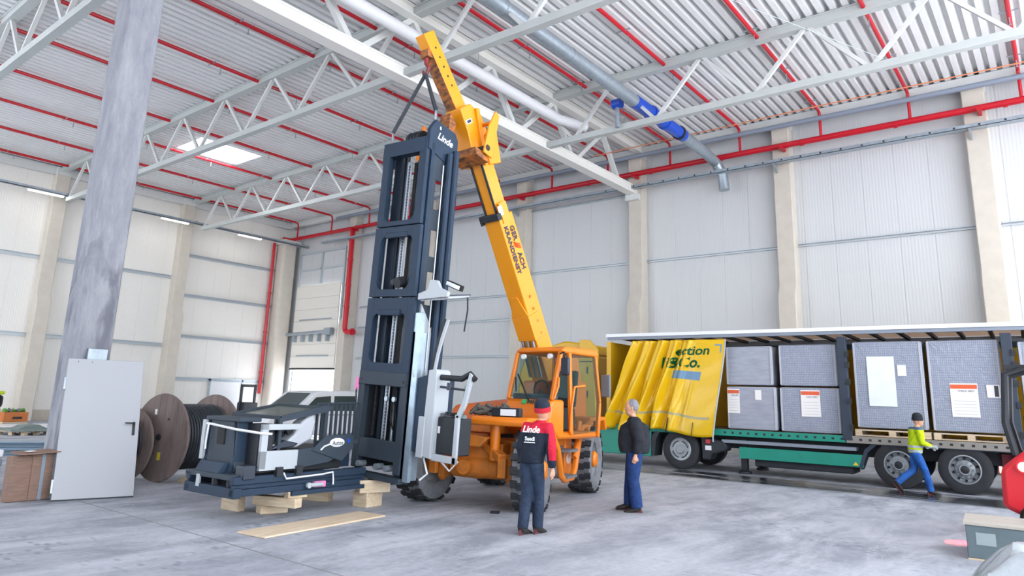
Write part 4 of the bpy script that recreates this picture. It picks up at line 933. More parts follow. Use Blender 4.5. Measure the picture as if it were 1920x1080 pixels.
m = MB(); m.bx(6.32, LT, 0, .05, .94, 1.1); m.build('side_rail', mat('dusty_brown_rail', '8f8a84', .6), st, bevel=.006)
for k in range(66):
    MB().bx(.2 + k * .2, .26 + k * .2, -.004, .002, 1.0, 1.05).build('lash_hole', M_dark, st) if 16 <= k < 60 else None
for x_ in (6.35, 9.62, 12.6):
    m = MB(); m.bx(x_ - .1, x_ + .1, -.02, .16, 1.0, 3.42); m.build('side_post', M_post, st, bevel=.01)
    for z in (1.3, 1.9, 2.35, 2.75, 3.0): MB().box((x_ + .1, -.01, z), (.09, .08, .13)).build('slat_pocket', M_dark, st)
m = MB(); m.bx(.5, LT, .45, .6, .62, .94); m.bx(.5, LT, 1.9, 2.05, .62, .94); m.build('frame_beam', M_tdk, st)
m = MB(); m.bx(3.3, 6.5, .1, .4, .76, .84); m.build('side_bar', M_trl, st)
m = MB(); m.bx(3.77, 6.65, .04, .1, .4, .68); m.build('green_skirt', M_tgr, st, bevel=.008)
m = MB(); m.prism([(6.42, .44), (6.54, .44), (6.48, .52)], 'y', .03, .04); m.build('warning_triangle', mat('warning_yellow', 'e0c040', .5), st)
m = MB(); m.bx(4.1, 6.4, .2, 1.0, .22, .5); m.build('pallet_box', M_tdk, st, bevel=.03)
for y_ in (.45, 1.95):
    m = MB(); m.bx(3.7, 3.85, y_ - .07, y_ + .07, .1, .95); m.lathe([(0, 0), (.16, 0), (.16, .05), (.08, .1), (0, .1)], (3.77, y_, 0), 'z', 16); m.build('landing_leg', M_tdk, st)
for x_ in (7.37, 8.63, 9.92):
    lwheel(st, x_, .2); lwheel(st, x_, 2.3, False, True)
    MB().cyl((x_, .3, .52), (x_, 2.2, .52), .08).build('axle', M_tdk, st)
m = MB(); m.prism([(6.6, .35), (6.75, .75), (6.95, .92), (10.5, .92), (10.5, .98), (6.9, .98), (6.68, .8), (6.55, .4)], 'y', .03, .42); m.build('mudguard', M_post, st)
m = MB(); m.bx(9.3, 10.6, .3, .5, .6, .88); m.build('rear_bar', mat('dark_red_bar', '7a1626', .5), st)
# yellow curtain, gathered in folds
def cx(u, v):
    a = .85 + u * 2.68; b_ = -.05 + u * 3.22
    return a + (b_ - a) * v ** 1.1
def cy(u, v):
    w_ = max(0., 1 - max(0, (u - .5)) / .25) if u > .5 else 1.
    return -.06 - .09 * v - w_ * (.15 * math.sin(u * 42 + 1.2 * math.sin(v * 3)) * (.45 + .75 * v) + .04 * math.sin(u * 90 + v * 7)) - .05 * math.sin(v * 5 + u * 4) * (1 - w_) - .03 * w_ * math.sin(v * 9 + u * 20)
def cz(u, v): return 3.42 - v * (2.4 + .06 * math.sin(u * 9) + .1 * u)
m = MB(); m.grid(lambda u, v: (cx(u, v), cy(u, v), cz(u, v)), 150, 30)
M_cur = mat('yellow_curtain_pvc', 'e8bb12', .32, var=.04, scale=3, coat=.2)
cur = place('side_curtain', m.mesh('side_curtain', M_cur, 60, False), st, solid=.006)
M_cg = mat('green_print', '0f7a4a', .5)
def surf(o, off=.012):
    for vtx in o.data.vertices:
        x_, z_ = vtx.co.x, vtx.co.z; v = (3.42 - z_) / 2.45; u = .7
        for _ in range(12): u -= (cx(u, v) - x_) / 2.9
        vtx.co.y = cy(u, v) - off
t1 = text('ection', .34, M_cg, st, basis((2.62, 0, 3.12), (1, 0, .02), (.15, 0, 1)), shear=.1, bold=.008, width=.95); surf(t1)
t1 = text('Fi&Co.', .4, M_cg, st, basis((2.25, 0, 2.8), (1, 0, .02), (.1, 0, 1)), shear=.15, bold=.012, width=1.15); surf(t1)
def patch(name, u0, u1, v0, v1, mt, nu=24, nv=4):
    m = MB(); m.grid(lambda a, b_: (cx(u0 + a * (u1 - u0), v0 + b_ * (v1 - v0)), cy(u0 + a * (u1 - u0), v0 + b_ * (v1 - v0)) - .008, cz(u0 + a * (u1 - u0), v0 + b_ * (v1 - v0))), nu, nv)
    return place(name, m.mesh(name, mt, 60, False), st)
M_cb = mat('grey_blue_print', '6f93b4', .5)
patch('blue_print', .52, .8, .34, .43, M_cb)
patch('reflective_stripe', .02, .95, .8, .825, mat('grey_stripe', 'b0a880', .5), 100, 1)
patch('corner_mark', .9, .97, .05, .065, M_cb, 6, 2); patch('corner_mark', .955, .97, .065, .14, M_cb, 3, 4)
m = MB(); m.tube([(cx(1, k / 12), cy(1, k / 12), cz(1, k / 12)) for k in range(13)] + [(cx(1, 1), cy(1, 1), cz(1, 1) - .12)], .02, 6); m.build('curtain_pole', M_lgrey, st)
for u in (.12, .42, .6, .82):
    m = MB(); m.beam((cx(u, .88), cy(u, .88) - .03, cz(u, .86)), (cx(u, 1), cy(u, 1) - .03, cz(u, 1) - .06), .03, .01); m.build('strap_buckle', M_tdk, st)
# cargo
def wrap_mat():
    m = bpy.data.materials.new('stretch_wrapped_goods'); m.use_nodes = True; nt = m.node_tree; N = nt.nodes; L = nt.links; b = N['Principled BSDF']
    b.inputs['Roughness'].default_value = .28; b.inputs['Coat Weight'].default_value = .6; b.inputs['Coat Roughness'].default_value = .15
    tc = N.new('ShaderNodeTexCoord'); br = N.new('ShaderNodeTexBrick'); mp = N.new('ShaderNodeMapping'); mp.inputs['Rotation'].default_value = (PI / 2, 0, 0)
    L.new(tc.outputs['Object'], mp.inputs[0]); L.new(mp.outputs[0], br.inputs[0])
    br.inputs['Scale'].default_value = 9; br.inputs['Color1'].default_value = lin('a3a9b8'); br.inputs['Color2'].default_value = lin('989fb0'); br.inputs['Mortar'].default_value = lin('7d8598')
    br.inputs['Brick Width'].default_value = .35; br.inputs['Row Height'].default_value = .5; br.inputs['Mortar Size'].default_value = .04; br.offset = 0
    L.new(br.outputs[0], b.inputs['Base Color'])
    n = N.new('ShaderNodeTexNoise'); n.inputs['Scale'].default_value = 5; n.inputs['Detail'].default_value = 4; n.inputs['Distortion'].default_value = 1.5; L.new(tc.outputs['Object'], n.inputs[0])
    bp = N.new('ShaderNodeBump'); bp.inputs['Strength'].default_value = .5; bp.inputs['Distance'].default_value = .05; L.new(n.outputs[0], bp.inputs['Height']); L.new(bp.outputs[0], b.inputs['Normal'])
    return m
M_wrap = wrap_mat(); M_wrap2 = mat('grey_carton_wrap', 'a8adb9', .3, c2='959bab', scale=2, stretch=(1, 1, 6), coat=.5)
M_paper = mat('white_paper', 'eeeae8', .7); M_prd = mat('orange_red_print', 'e0603a', .6)
TMAT = Matrix.Translation(ORG) @ Matrix.Rotation(YAW, 4, 'Z')
def load(label, x0, x1, z0, z1, mt, name='wrapped_load', papers=(), straps=True, lean=.0, y0=.2):
    p_ = TMAT @ Vector(((x0 + x1) / 2, y0, z0)); o = thing(name, label, 'cargo', p_, YAW, 'wrapped goods on the trailer'); w_ = (x1 - x0) / 2; h = z1 - z0
    m = MB(); m.prism(rrect(-w_, w_, 0, h, .05, 3), 'y', 0, 1.15); m.build('wrapped_stack', mt, o, bevel=.02)
    if straps:
        for s in (-.95, .93):
            MB().bx(s * w_ - .02, s * w_ + .02, -.015, 0, .02, h - .02).build('corner_board', mat('pale_board', 'b7bac2', .6), o)
    for (a, b_, c, d) in papers:
        q = MB().bx(a, b_, -.022, -.014, c, d).build('label_sheet', M_paper, o)
        if d - c > .35:
            MB().bx(a + .01, b_ - .01, -.025, -.022, d - .12, d - .03).build('label_band', M_prd, q)
            text('CHECK FIRST', .06, M_ink, q, basis(((a + b_) / 2 + .04, -.024, d - .17), (1, 0, 0), (0, 0, 1)), ext=.001, width=(b_ - a) * .6)
            for k in range(5): MB().bx(a + .05, b_ - .05, -.0235, -.022, c + .06 + k * .07, c + .068 + k * .07).build('label_line', M_lgrey, q)
    return o
load('wrapped grey load under the upper one, right beside the yellow curtain', 3.45, 4.72, 1.12, 2.2, M_wrap2, papers=((-.62, -.3, .4, 1.02), (.1, .26, .75, 1.0)))
load('upper wrapped grey load next to the yellow curtain edge', 3.45, 4.66, 2.24, 3.24, M_wrap2)
load('lower wrapped load left of the first dark trailer post with large white label', 4.8, 6.22, 1.12, 2.2, M_wrap, papers=((-.2, .25, .38, 1.02),))
load('upper ribbed wrapped load left of the first dark trailer post', 4.82, 6.2, 2.24, 3.26, M_wrap)
load('tall shiny wrapped load between the two dark posts, behind the walking worker', 6.55, 8.02, 1.3, 3.3, M_wrap, papers=((.2, .38, 1.2, 1.45),))
load('tall wrapped load left of the second dark post with slanted white label', 8.1, 9.48, 1.3, 3.3, M_wrap, papers=((-.3, .22, .32, 1.05), (.38, .62, .75, 1.02)))
load('wrapped load at the right picture edge beyond the second dark post', 9.8, 11.3, 1.3, 3.25, M_wrap)
o = TMAT @ Vector((7.15, .2, 1.9)); q = thing('highlight_sheet', 'bright reflection painted as a pale foil sheet on the tall wrapped load between the posts', 'highlight', o, YAW)
MB().bx(-.3, .28, -.035, -.018, -.1, 1.05).build('sheet', mat('painted_highlight', 'eef4f4', .3, .1, var=.06), q)  # pale sheet puts the wrap's bright reflection into its colour
def pallet(label, x0, x1, z, base=None, mt=None, M_=None, group='pallets under the trailer load'):
    p_ = (M_ or TMAT) @ Vector(((x0 + x1) / 2, .15, z)); o = thing('pallet', label, 'pallet', p_, YAW, group); w_ = (x1 - x0) / 2
    for y_ in (0, .55, 1.05):
        for x_ in (-w_ + .07, 0, w_ - .07): MB().bx(x_ - .07, x_ + .07, y_, y_ + .14, .025, .12).build('block', mt or M_wood, o)
        MB().bx(-w_, w_, y_, y_ + .14, 0, .025).build('bottom_board', mt or M_wood, o)
    for k in range(5): MB().bx(-w_, w_, k * .26, k * .26 + .15, .12, .15).build('top_board', mt or M_wood, o)
    return o
pallet('wooden pallet under the shiny load behind the walking worker', 6.5, 8.05, 1.11)
pallet('wooden pallet under the load left of the second dark post', 8.1, 9.5, 1.11)
pallet('wooden pallet at the right picture edge under the last load', 9.8, 11.3, 1.11)
# ================================================================== LOOSE THINGS
# steel door leaf leaning on the column
bl, br_ = Vector((-12.25, 4.42, 0)), Vector((-11.98, 5.56, 0)); dv = (br_ - bl) * .955
tilt = math.radians(16)
dr = thing('steel_door', 'large light grey steel door leaf leaning against the concrete column', 'door leaf', bl, math.atan2(dv.y, dv.x) , rot=(math.radians(0), 0, 0))
R_d = Matrix.Rotation(math.atan2(dv.y, dv.x), 4, 'Z') @ Matrix.Rotation(tilt * -1, 4, 'X')
dr.rotation_euler = R_d.to_euler(); W = dv.length; Hd = 2.24
M_door = mat('pale_grey_door_paint', 'aeb0b6', .45)
MB().bx(0, W, -.0, .06, .02, Hd).build('leaf', M_door, dr, bevel=.006)
MB().bx(0, W, 0, .06, 0, .02).build('bottom_seal', M_dark, dr)
hd_ = MB(); hd_.bx(W - .1, W - .06, -.02, 0, .98, 1.2); hd_.build('handle_plate', M_dark, dr, bevel=.008)
MB().tube([(W - .08, -.02, 1.16), (W - .08, -.06, 1.16), (W - .1, -.065, 1.165), (W - .22, -.065, 1.17)], .012, 8).build('handle', M_dark, dr)
for z in (.12, 1.72): MB().bx(-.025, 0, -.01, .04, z, z + .2).build('hinge', M_galv, dr)
for x_ in (.14, .34): MB().cyl((x_, -.003, Hd - .05), (x_, 0, Hd - .05), .008, n=8).build('screw', M_dark, dr)
# cardboard packs
M_card = mat('brown_cardboard', '96796a', .8, c2='836a5e', scale=6, stretch=(1, 1, 8))
def pack(label, p_, sz, rz, tape=True):
    o = thing('cardboard_pack', label, 'cardboard box', p_, rz, 'flat cardboard packs')
    MB().box((0, 0, sz[2] / 2), sz, (.0, -.05, 0)).build('carton', M_card, o, bevel=.01)
    if tape:
        for y_ in (-.03, .14): MB().box((sz[0] / 2 + .008, y_, sz[2] / 2), (.004, .05, sz[2] * .98), (0, -.05, 0)).build('tape', mat('blue_grey_film', '8f9aa8', .2), o)
    return o
pack('left of the two flat brown cardboard packs leaning beside the steel door', (-12.62, 4.05, 0), (.18, .3, .66), .1, False)
pack('cardboard pack with shiny tape directly beside the steel door', (-12.62, 4.36, 0), (.16, .36, .68), .1)
o = MB().bx(-.2, .2, -.3, .25, 0, .015).build('cardboard_sheet', M_card); o.location = (-12.6, 4.25, .7); o.rotation_euler = (.04, .03, .1); tag(o, 'loose cardboard sheet lying on top of the cardboard packs', 'cardboard')
o = MB().bx(-.06, .06, -.06, .06, 0, .003).build('paper_label', M_white); o.location = (-12.5, 4.12, .728); o.rotation_euler = (.04, .03, .3); tag(o, 'white paper on the loose cardboard sheet', 'paper')
# galvanised purlins on the floor
for k in range(4):
    o = MB().prism([(0, 0), (.25, 0), (.25, .02), (.02, .02), (.02, .14), (.25, .14), (.25, .16), (0, .16)], 'y', -3.2, 2.6).build('steel_purlin', mat('blue_galvanised', '8fa5b8', .4, .4))
    o.location = (-20.6 - (k % 2) * .3, 6.0, .165 * (k // 2)); o.rotation_euler = (0, 0, -.5)
    tag(o, 'galvanised steel purlin in the bundle left of the concrete column, ' + ['near lower one', 'far lower one', 'near upper one', 'far upper one'][k], 'purlin', 'galvanised purlins')
o = thing('tail_lamp_rack', 'white and grey trailer rack with red lamps at the left picture edge', 'rack', (-13.6, 3.98, 0))
for z, mt in ((.05, M_dark), (.25, M_trl), (.42, M_trl), (.56, M_white)): MB().bx(-.6, .05, -.6, .12, z, z + .12).build('beam', mt, o, bevel=.02)
for z in (.29, .46): MB().bx(.05, .07, -.05, .03, z, z + .06).build('red_lamp', M_red, o)
# cable drums
M_drum = mat('weathered_drum_timber', '867672', .85, c2='6a5c58', scale=3.5, stretch=(1, 1, .25), bump=.2)
M_cable = mat('black_cable', '2d3239', .5)
def drum(label, p_, R, L_, yaw, rad_c):
    o = thing('cable_drum', label, 'cable drum', p_, yaw)
    for k, y_ in enumerate((0, L_)):
        fl = MB(); n = 9; t_ = .07
        q = MB().lathe([(.0, y_ - t_ / 2 + .015), (R - .01, y_ - t_ / 2 + .015), (R, y_), (R - .01, y_ + t_ / 2 - .015), (.0, y_ + t_ / 2 - .015)], (0, 0, R), 'y', 48).build('flange', M_drum, o)
        for i in range(n):
            x0 = -R + 2 * R * i / n + .004; x1 = -R + 2 * R * (i + 1) / n - .004; P = []
            for j_ in range(7):
                x_ = x0 + (x1 - x0) * j_ / 6; P.append((x_, R + math.sqrt(max(0, (R - .012) ** 2 - min(x_ * x_, (R - .012) ** 2)))))
            for j_ in range(6, -1, -1):
                x_ = x0 + (x1 - x0) * j_ / 6; P.append((x_, R - math.sqrt(max(0, (R - .012) ** 2 - min(x_ * x_, (R - .012) ** 2)))))
            MB().prism(P, 'y', y_ - t_ / 2, y_ - t_ / 2 + .016).build('plank', M_drum, q)
    MB().cyl((0, -.06, R), (0, -.03, R), .06, n=14).build('spindle_hole', M_dark, o)
    for a in (1.0, 2.6, 4.2): MB().cyl((.4 * math.cos(a), -.045, R + .4 * math.sin(a)), (.4 * math.cos(a), -.034, R + .4 * math.sin(a)), .025, n=10).build('bolt', M_dark, o)
    c = MB(); nt_ = int((L_ - .14) / .06)
    for k in range(nt_):
        y_ = .08 + k * .06; c.lathe([(rad_c - .02, y_), (rad_c + .012, y_ + .012), (rad_c + .018, y_ + .03), (rad_c + .012, y_ + .048), (rad_c - .02, y_ + .06)], (0, 0, R), 'y', 40)
    c.build('cable_winding', M_cable, o, kind='stuff')
    return o
d1 = drum('large wooden cable drum with black cable, round timber flange facing forward', (-13.6, 6.6, 0), .81, 1.15, math.radians(10), .6)
MB().bx(.02, .1, -.046, -.036, .4, .54).build('yellow_sticker', mat('sticker_yellow', 'cdbf3a', .6), d1)
MB().bx(-.2, -.14, -.046, -.036, 1.22, 1.32).build('paper_sticker', M_white, d1)
drum('cable drum half hidden behind the steel door', (-13.95, 5.4, 0), .68, .9, math.radians(14), .5)
for i, (x_, y_) in enumerate(((-13.2, 7.0), (-13.3, 7.55))):
    o = MB().prism([(-.25, 0), (.25, 0), (-.25, .22)], 'y', -.08, .08).build('wheel_chock', M_wood); o.location = (x_, y_, 0); o.rotation_euler = (0, 0, PI); tag(o, 'pale timber wedge beside the large cable drum, ' + ('nearer one' if i == 0 else 'farther one'), 'wedge')
# plywood board
o = MB().bx(0, .52, 0, 2.12, 0, .022).build('plywood_board', mat('pale_plywood', 'e4d2ba', .7, c2='d6bd9e', scale=4, stretch=(6, .6, 1)), bevel=.003)
o.location = (-8.3, 5.13, .003); o.rotation_euler = (0, 0, math.radians(6)); tag(o, 'long pale plywood board lying flat on the floor in front of the chassis', 'board')
o = MB().bx(-.07, .07, -.05, .05, 0, .03).build('rubber_wedge', M_black, bevel=.01); o.location = (-7.15, 8.75, .002); o.rotation_euler = (0, 0, .5); tag(o, 'small black object lying on the floor left of the front crane wheel', 'wedge')
# van behind
vn = thing('panel_van', 'white van parked behind the chassis near the loading gate', 'van', (-19.4, 12.6, 0), 0)
M_van = mat('white_van_paint', 'e4e6ea', .3, coat=.4)
prof = [(0, .35), (0, .8), (.15, .98), (.85, 1.1), (1.0, 1.15), (1.65, 1.66), (1.85, 1.74), (4.2, 1.8), (4.45, 1.7), (4.5, .35)]
MB().prism(prof, 'x', -1.75, 0).build('body', M_van, vn, bevel=.06)
m = MB(); m.add([(-.15, 1.03, 1.19), (-1.6, 1.03, 1.19), (-1.5, 1.66, 1.67), (-.25, 1.66, 1.67)], [(0, 1, 2, 3)]); place('windshield', m.mesh('windshield', mat('van_glass', '3b4a4c', .1), 0, False), vn, solid=.02)
MB().prism([(1.25, 1.12), (1.72, 1.55), (2.3, 1.6), (2.35, 1.12)], 'x', -.02, .008).build('front_window', MATS['van_glass'], vn)
MB().prism([(2.45, 1.12), (2.45, 1.6), (3.4, 1.62), (3.4, 1.12)], 'x', -.02, .008).build('rear_window', MATS['van_glass'], vn)
MB().bx(0, .015, 1.1, 4.0, .98, 1.0).build('trim_strip', M_dark, vn)
for z in (.75,): MB().bx(0, .02, 2.1, 2.25, .93, .97).build('door_handle', M_dark, vn)
for y_ in (.85, 3.6):
    w_ = MB().lathe([(.0, -.1), (.3, -.1), (.34, -.06), (.34, .06), (.3, .1), (0, .1)], (-.08, y_, .34), 'x', 24).build('wheel', M_black, vn); MB().lathe([(.0, .1), (.2, .1), (.21, .12), (0, .13)], (-.08, y_, .34), 'x', 20).build('hubcap', M_galv, w_)
MB().box((.1, 1.35, 1.15), (.18, .1, .14)).build('mirror', M_dark, vn, bevel=.03)
# far left: pallets and crates
def pal(label, p_, top=None):
    o = thing('pallet', label, 'pallet', p_, .5, 'far pallets')
    for y_ in (-.5, 0, .42):
        for x_ in (-.55, -.07, .41): MB().bx(x_, x_ + .14, y_, y_ + .14, 0, .1).build('block', M_wood, o)
    for k in range(5): MB().bx(-.6, .6, -.5 + k * .24, -.36 + k * .24, .1, .13).build('top_board', M_wood, o)
    return o
pa = pal('low pallet with grey green sheets on the far floor by the left wall', (-28.3, 9.0, 0))
o = thing('sheet_stack', 'grey green sheets bulging over the far low pallet', 'sheets', (-28.3, 9.0, .14))
MB().bx(-.75, .8, -.6, .7, 0, .06).build('sheet', mat('grey_green_sheet', '7d8a86', .6), o); MB().prism([(-.3, .06), (-.1, .17), (.3, .2), (.6, .06)], 'x', -.3, .5).build('folded_sheet', MATS['grey_green_sheet'], o)
o = thing('stacked_crate', 'tan crate stack with black cover at the left picture edge', 'crate', (-29.3, 7.9, 0), .3)
MB().bx(-.5, .5, -.5, .4, .12, .85).build('crate', M_wood, o, bevel=.02); MB().bx(-.5, .5, -.5, .4, 0, .12).build('base', M_wood, o); MB().bx(-.55, .55, -.52, .45, .85, 1.3).build('cover', M_dark, o, bevel=.12); MB().bx(-.45, .5, -.3, .47, 1.3, 1.42).build('hi_vis_cloth', mat('hi_vis_yellow', 'd6ea2a', .7), o, bevel=.04)
o = thing('orange_crate', 'orange crate with loose tools beside the left wall pillar', 'crate', (-36.0, 11.0, 0), .2); o.scale = (.62, .62, .62)
MB().bx(-.5, .5, -.9, .7, .12, .75).build('crate', mat('orange_crate', 'c9763c', .6), o, bevel=.03); MB().bx(.5, .52, -.3, .3, .3, .45).build('grip_slot', M_dark, o)
for k in range(5): MB().box((0, -.6 + k * .28, .85), (.3, .22, .2), (k, .4, k)).build('loose_tool', M_grey if k % 2 else mat('green_tool', '5a9a3a', .6), o)
MB().bx(-.5, .5, -.9, .7, 0, .12).build('base', M_wood, o)
o = MB().bx(-1.5, 1.5, -1.8, 2.2, 0, .02).build('floor_sheet', M_white); o.location = (-33.5, 11.5, .002); tag(o, 'pale plastic sheet spread on the floor by the left wall', 'sheet')
# dark stacker at the personnel door
o = thing('pallet_stacker', 'small dark stacker parked at the personnel door in the left wall', 'stacker', (-37.0, 22.6, 0))
MB().bx(-.35, .35, -.4, .5, .1, 1.0).build('body', M_dark, o, bevel=.05)
for y_ in (-.4, .45): MB().bx(-.05, .05, y_ - .06, y_ + .06, .1, 2.0).build('mast_post', M_dark, o)
MB().bx(-.05, .05, -.4, .45, 1.85, 2.0).build('mast_top', M_dark, o); MB().bx(-.3, .4, -.35, .4, 0, .1).build('wheels', M_black, o)
# right edge: red forklift rear
fk = thing('forklift', 'red forklift with glowing red rear lamp at the right picture edge', 'forklift', (-.15, 13.2, 0), 0)
M_fred = mat('red_forklift_paint', 'd3202e', .35, coat=.3)
MB().prism([(-.8, .42), (-.62, .34), (1.2, .34), (1.2, 1.2), (-.5, 1.2), (-.62, 1.1), (-.78, .95)], 'y', -.55, .55).build('counterweight', M_fred, fk, bevel=.07)
w_ = MB(); w_.lathe([(.0, -.1), (.24, -.1), (.27, -.06), (.27, .06), (.24, .1), (0, .1)], (-.35, -.5, .27), 'y', 24); w_.lathe([(.0, -.1), (.24, -.1), (.27, -.06), (.27, .06), (.24, .1), (0, .1)], (-.35, .5, .27), 'y', 24); 
w_.build('rear_wheels', M_black, fk)
for y_ in (-.5, .5): MB().lathe([(.0, -.13), (.3, -.13), (.34, -.08), (.34, .08), (.3, .13), (0, .13)], (1.2, y_, .34), 'y', 24).build('front_wheel', M_black, fk)
MB().tube([(-.58, -.45, 1.15), (-.66, -.45, 1.6), (-.6, -.45, 2.3), (-.2, -.45, 2.45), (1.2, -.45, 2.4)], .05, 8).build('cab_frame', M_dark, fk)
MB().tube([(-.58, .45, 1.15), (-.66, .45, 1.6), (-.6, .45, 2.3), (-.2, .45, 2.45), (1.2, .45, 2.4)], .05, 8).build('cab_frame', M_dark, fk)
MB().bx(-.6, 1.2, -.45, .45, 2.38, 2.44).build('cab_roof', M_dark, fk)
MB().bx(-.45, .1, -.3, .3, 1.2, 1.75).build('seat', M_dark, fk, bevel=.06)
MB().cyl((-.5, -.57, 1.0), (-.5, -.6, 1.0), .09, n=18).build('rear_lamp_ring', M_fred, fk)
MB().cyl((-.5, -.6, 1.0), (-.5, -.615, 1.0), .07, n=18).build('rear_lamp', emis('red_lamp_glow', 'ff5a50', 8), fk)
MB().cyl((-.8, 0, .9), (-.83, 0, .9), .05, n=16).build('rear_lamp_side', MATS['red_lamp_glow'], fk)
MB().box((-.72, -.5, 2.05), (.05, .05, .16)).build('mirror_bracket', M_dark, fk)
sl = bpy.data.lights.new('warning_spot', 'SPOT'); sl.energy = 2600; sl.color = (1, .02, .02); sl.spot_size = math.radians(9); sl.spot_blend = .3; sl.shadow_soft_size = .02
so = bpy.data.objects.new('warning_spot', sl); col.objects.link(so); so.parent = fk; so.location = (-.72, -.5, 2.3)
so.rotation_euler = (Vector((-.72, -.5, 2.3)) - Vector((-1.25, -1.45, 0))).to_track_quat('Z', 'Y').to_euler()
# crate at the lower right
o = thing('packing_crate', 'low grey green packing crate with pale wooden lid in the lower right corner', 'crate', (-1.2, 10.55, 0), math.radians(4))
M_crate = mat('grey_green_crate', '66757a', .6, var=.15, scale=5)
MB().bx(0, 2.4, 0, .9, .02, .4).build('body', M_crate, o, bevel=.01)
for k in range(3): MB().bx(-.02, 2.42, -.02 + k * .31, .28 + k * .31, .4, .43).build('lid_board', mat('pale_lid', 'b9b2a8', .8, var=.1, scale=4, stretch=(.5, 4, 1)), o)
MB().bx(.75, 2.0, .2, .8, .43, .5).build('green_batten', mat('olive_batten', '7c7a5c', .8), o)
MB().bx(.1, .3, -.006, 0, .18, .32).build('shipping_label', mat('grey_label', '97a4a6', .5), o)
MB().bx(0, 2.4, 0, .9, 0, .02).build('skid', M_wood, o)
# film covered goods in the corner
o = thing('film_wrapped_goods', 'crumpled clear film over goods in the bottom right corner', 'wrapped goods', (.05, 6.95, 0))
def fz(u, v):
    x_ = -1.0 + u * 2.2; y_ = -.8 + v * 1.7
    e_ = min(1, u / .22, (1 - u) / .1 + .2, v / .25, (1 - v) / .25); e_ = max(0, e_)
    return (x_, y_, .02 + .72 * e_ ** .5 + .03 * math.sin(u * 21 + v * 9) * e_ + .025 * math.sin(v * 27 - u * 13) * e_)
m = MB(); m.grid(fz, 60, 46); M_film = mat('crumpled_clear_film', 'b4bcc2', .2, coat=.5, bump=.6, bscale=12, var=.12, scale=5)
place('film', m.mesh('film', M_film, 30, False), o, solid=.004)
MB().bx(-.3, 1.1, -.6, .7, 0, .4).build('goods', M_grey, o, bevel=.03)
# ================================================================== PEOPLE
def skin_remesh(o, vox, sm=4):
    r = o.modifiers.new('remesh', 'REMESH'); r.mode = 'VOXEL'; r.voxel_size = vox; r.use_smooth_shade = True
    s = o.modifiers.new('smooth', 'SMOOTH'); s.factor = .5; s.iterations = sm
def cloth(name, base, bands=None, top=None, zt=None, side=None, rough=.75):
    m = bpy.data.materials.new(name); m.use_nodes = True; nt = m.node_tree; N = nt.nodes; L = nt.links; b = N['Principled BSDF']
    b.inputs['Roughness'].default_value = rough; b.inputs['Specular IOR Level'].default_value = .25
    tc = N.new('ShaderNodeTexCoord'); sp = N.new('ShaderNodeSeparateXYZ'); L.new(tc.outputs['Object'], sp.inputs[0])
    n = N.new('ShaderNodeTexNoise'); n.inputs['Scale'].default_value = 6; n.inputs['Detail'].default_value = 4; n.inputs['Distortion'].default_value = .8; L.new(tc.outputs['Object'], n.inputs[0])
    r = N.new('ShaderNodeValToRGB'); a = lin(base); r.color_ramp.elements[0].color = tuple(x * .7 for x in a[:3]) + (1,); r.color_ramp.elements[1].color = a
    r.color_ramp.elements[0].position = .35; r.color_ramp.elements[1].position = .6; L.new(n.outputs[0], r.inputs[0]); out = r.outputs[0]
    def over(fac, c, out):
        x = N.new('ShaderNodeMix'); x.data_type = 'RGBA'; L.new(fac, x.inputs[0]); L.new(out, x.inputs[6]); x.inputs[7].default_value = lin(c); return x.outputs[2]
    def cmp(sock, op, v):
        q = N.new('ShaderNodeMath'); q.operation = op; L.new(sock, q.inputs[0]); q.inputs[1].default_value = v; return q.outputs[0]
    def mul(p_, q_):
        q = N.new('ShaderNodeMath'); q.operation = 'MULTIPLY'; L.new(p_, q.inputs[0]); L.new(q_, q.inputs[1]); return q.outputs[0]
    if top:
        out = over(cmp(sp.outputs['Z'], 'GREATER_THAN', zt), top, out)
        if side: out = over(mul(cmp(sp.outputs['Y'], 'LESS_THAN', side[0]), cmp(sp.outputs['Z'], 'GREATER_THAN', side[1])), top, out)
    for z0, z1, c in bands or ():
        out = over(mul(cmp(sp.outputs['Z'], 'GREATER_THAN', z0), cmp(sp.outputs['Z'], 'LESS_THAN', z1)), c, out)
    L.new(out, b.inputs['Base Color'])
    bp_ = N.new('ShaderNodeBump'); bp_.inputs['Strength'].default_value = .6; bp_.inputs['Distance'].default_value = .03
    n2 = N.new('ShaderNodeTexNoise'); n2.inputs['Scale'].default_value = 9; n2.inputs['Distortion'].default_value = 1.4; L.new(tc.outputs['Object'], n2.inputs[0]); L.new(n2.outputs[0], bp_.inputs['Height']); L.new(bp_.outputs[0], b.inputs['Normal'])
    return m
M_skin = mat('skin', 'd9a184', .55, var=.06, scale=12)
M_shoe = mat('dark_work_shoe', '2a2626', .7); M_sole = mat('shoe_sole', '6a3a3e', .7)
def hand(m, wrist, d, curl, side, fwd):
    d = Vector(d).normalized(); f_ = Vector(fwd); f_ = (f_ - d * f_.dot(d)).normalized(); n = d.cross(f_)
    w_ = Vector(wrist); pc = w_ + d * .055
    m.tube([w_ - d * .03, w_ + d * .02, pc, w_ + d * .095], [(.022, .024), (.016, .034), (.017, .042), (.013, .038)] if False else [.024, .03, .036, .03], 10)
    for k, (o_, ln) in enumerate(((-.03, .065), (-.01, .078), (.01, .073), (.028, .058))):
        b0_ = w_ + d * .09 + f_ * o_; k1 = b0_ + d * ln * .5 + n * side * curl * .015; k2 = b0_ + d * ln * (.95 - .35 * curl) + n * side * curl * .045
        m.tube([b0_ - d * .02, b0_, k1, k2], [.0095, .0095, .009, .0075], 7)
    t0 = w_ + d * .035 + f_ * .03 * -1; m.tube([t0, t0 - f_ * .025 + d * .025, t0 - f_ * .028 + d * .06 + n * side * .01], [.012, .011, .008], 7)
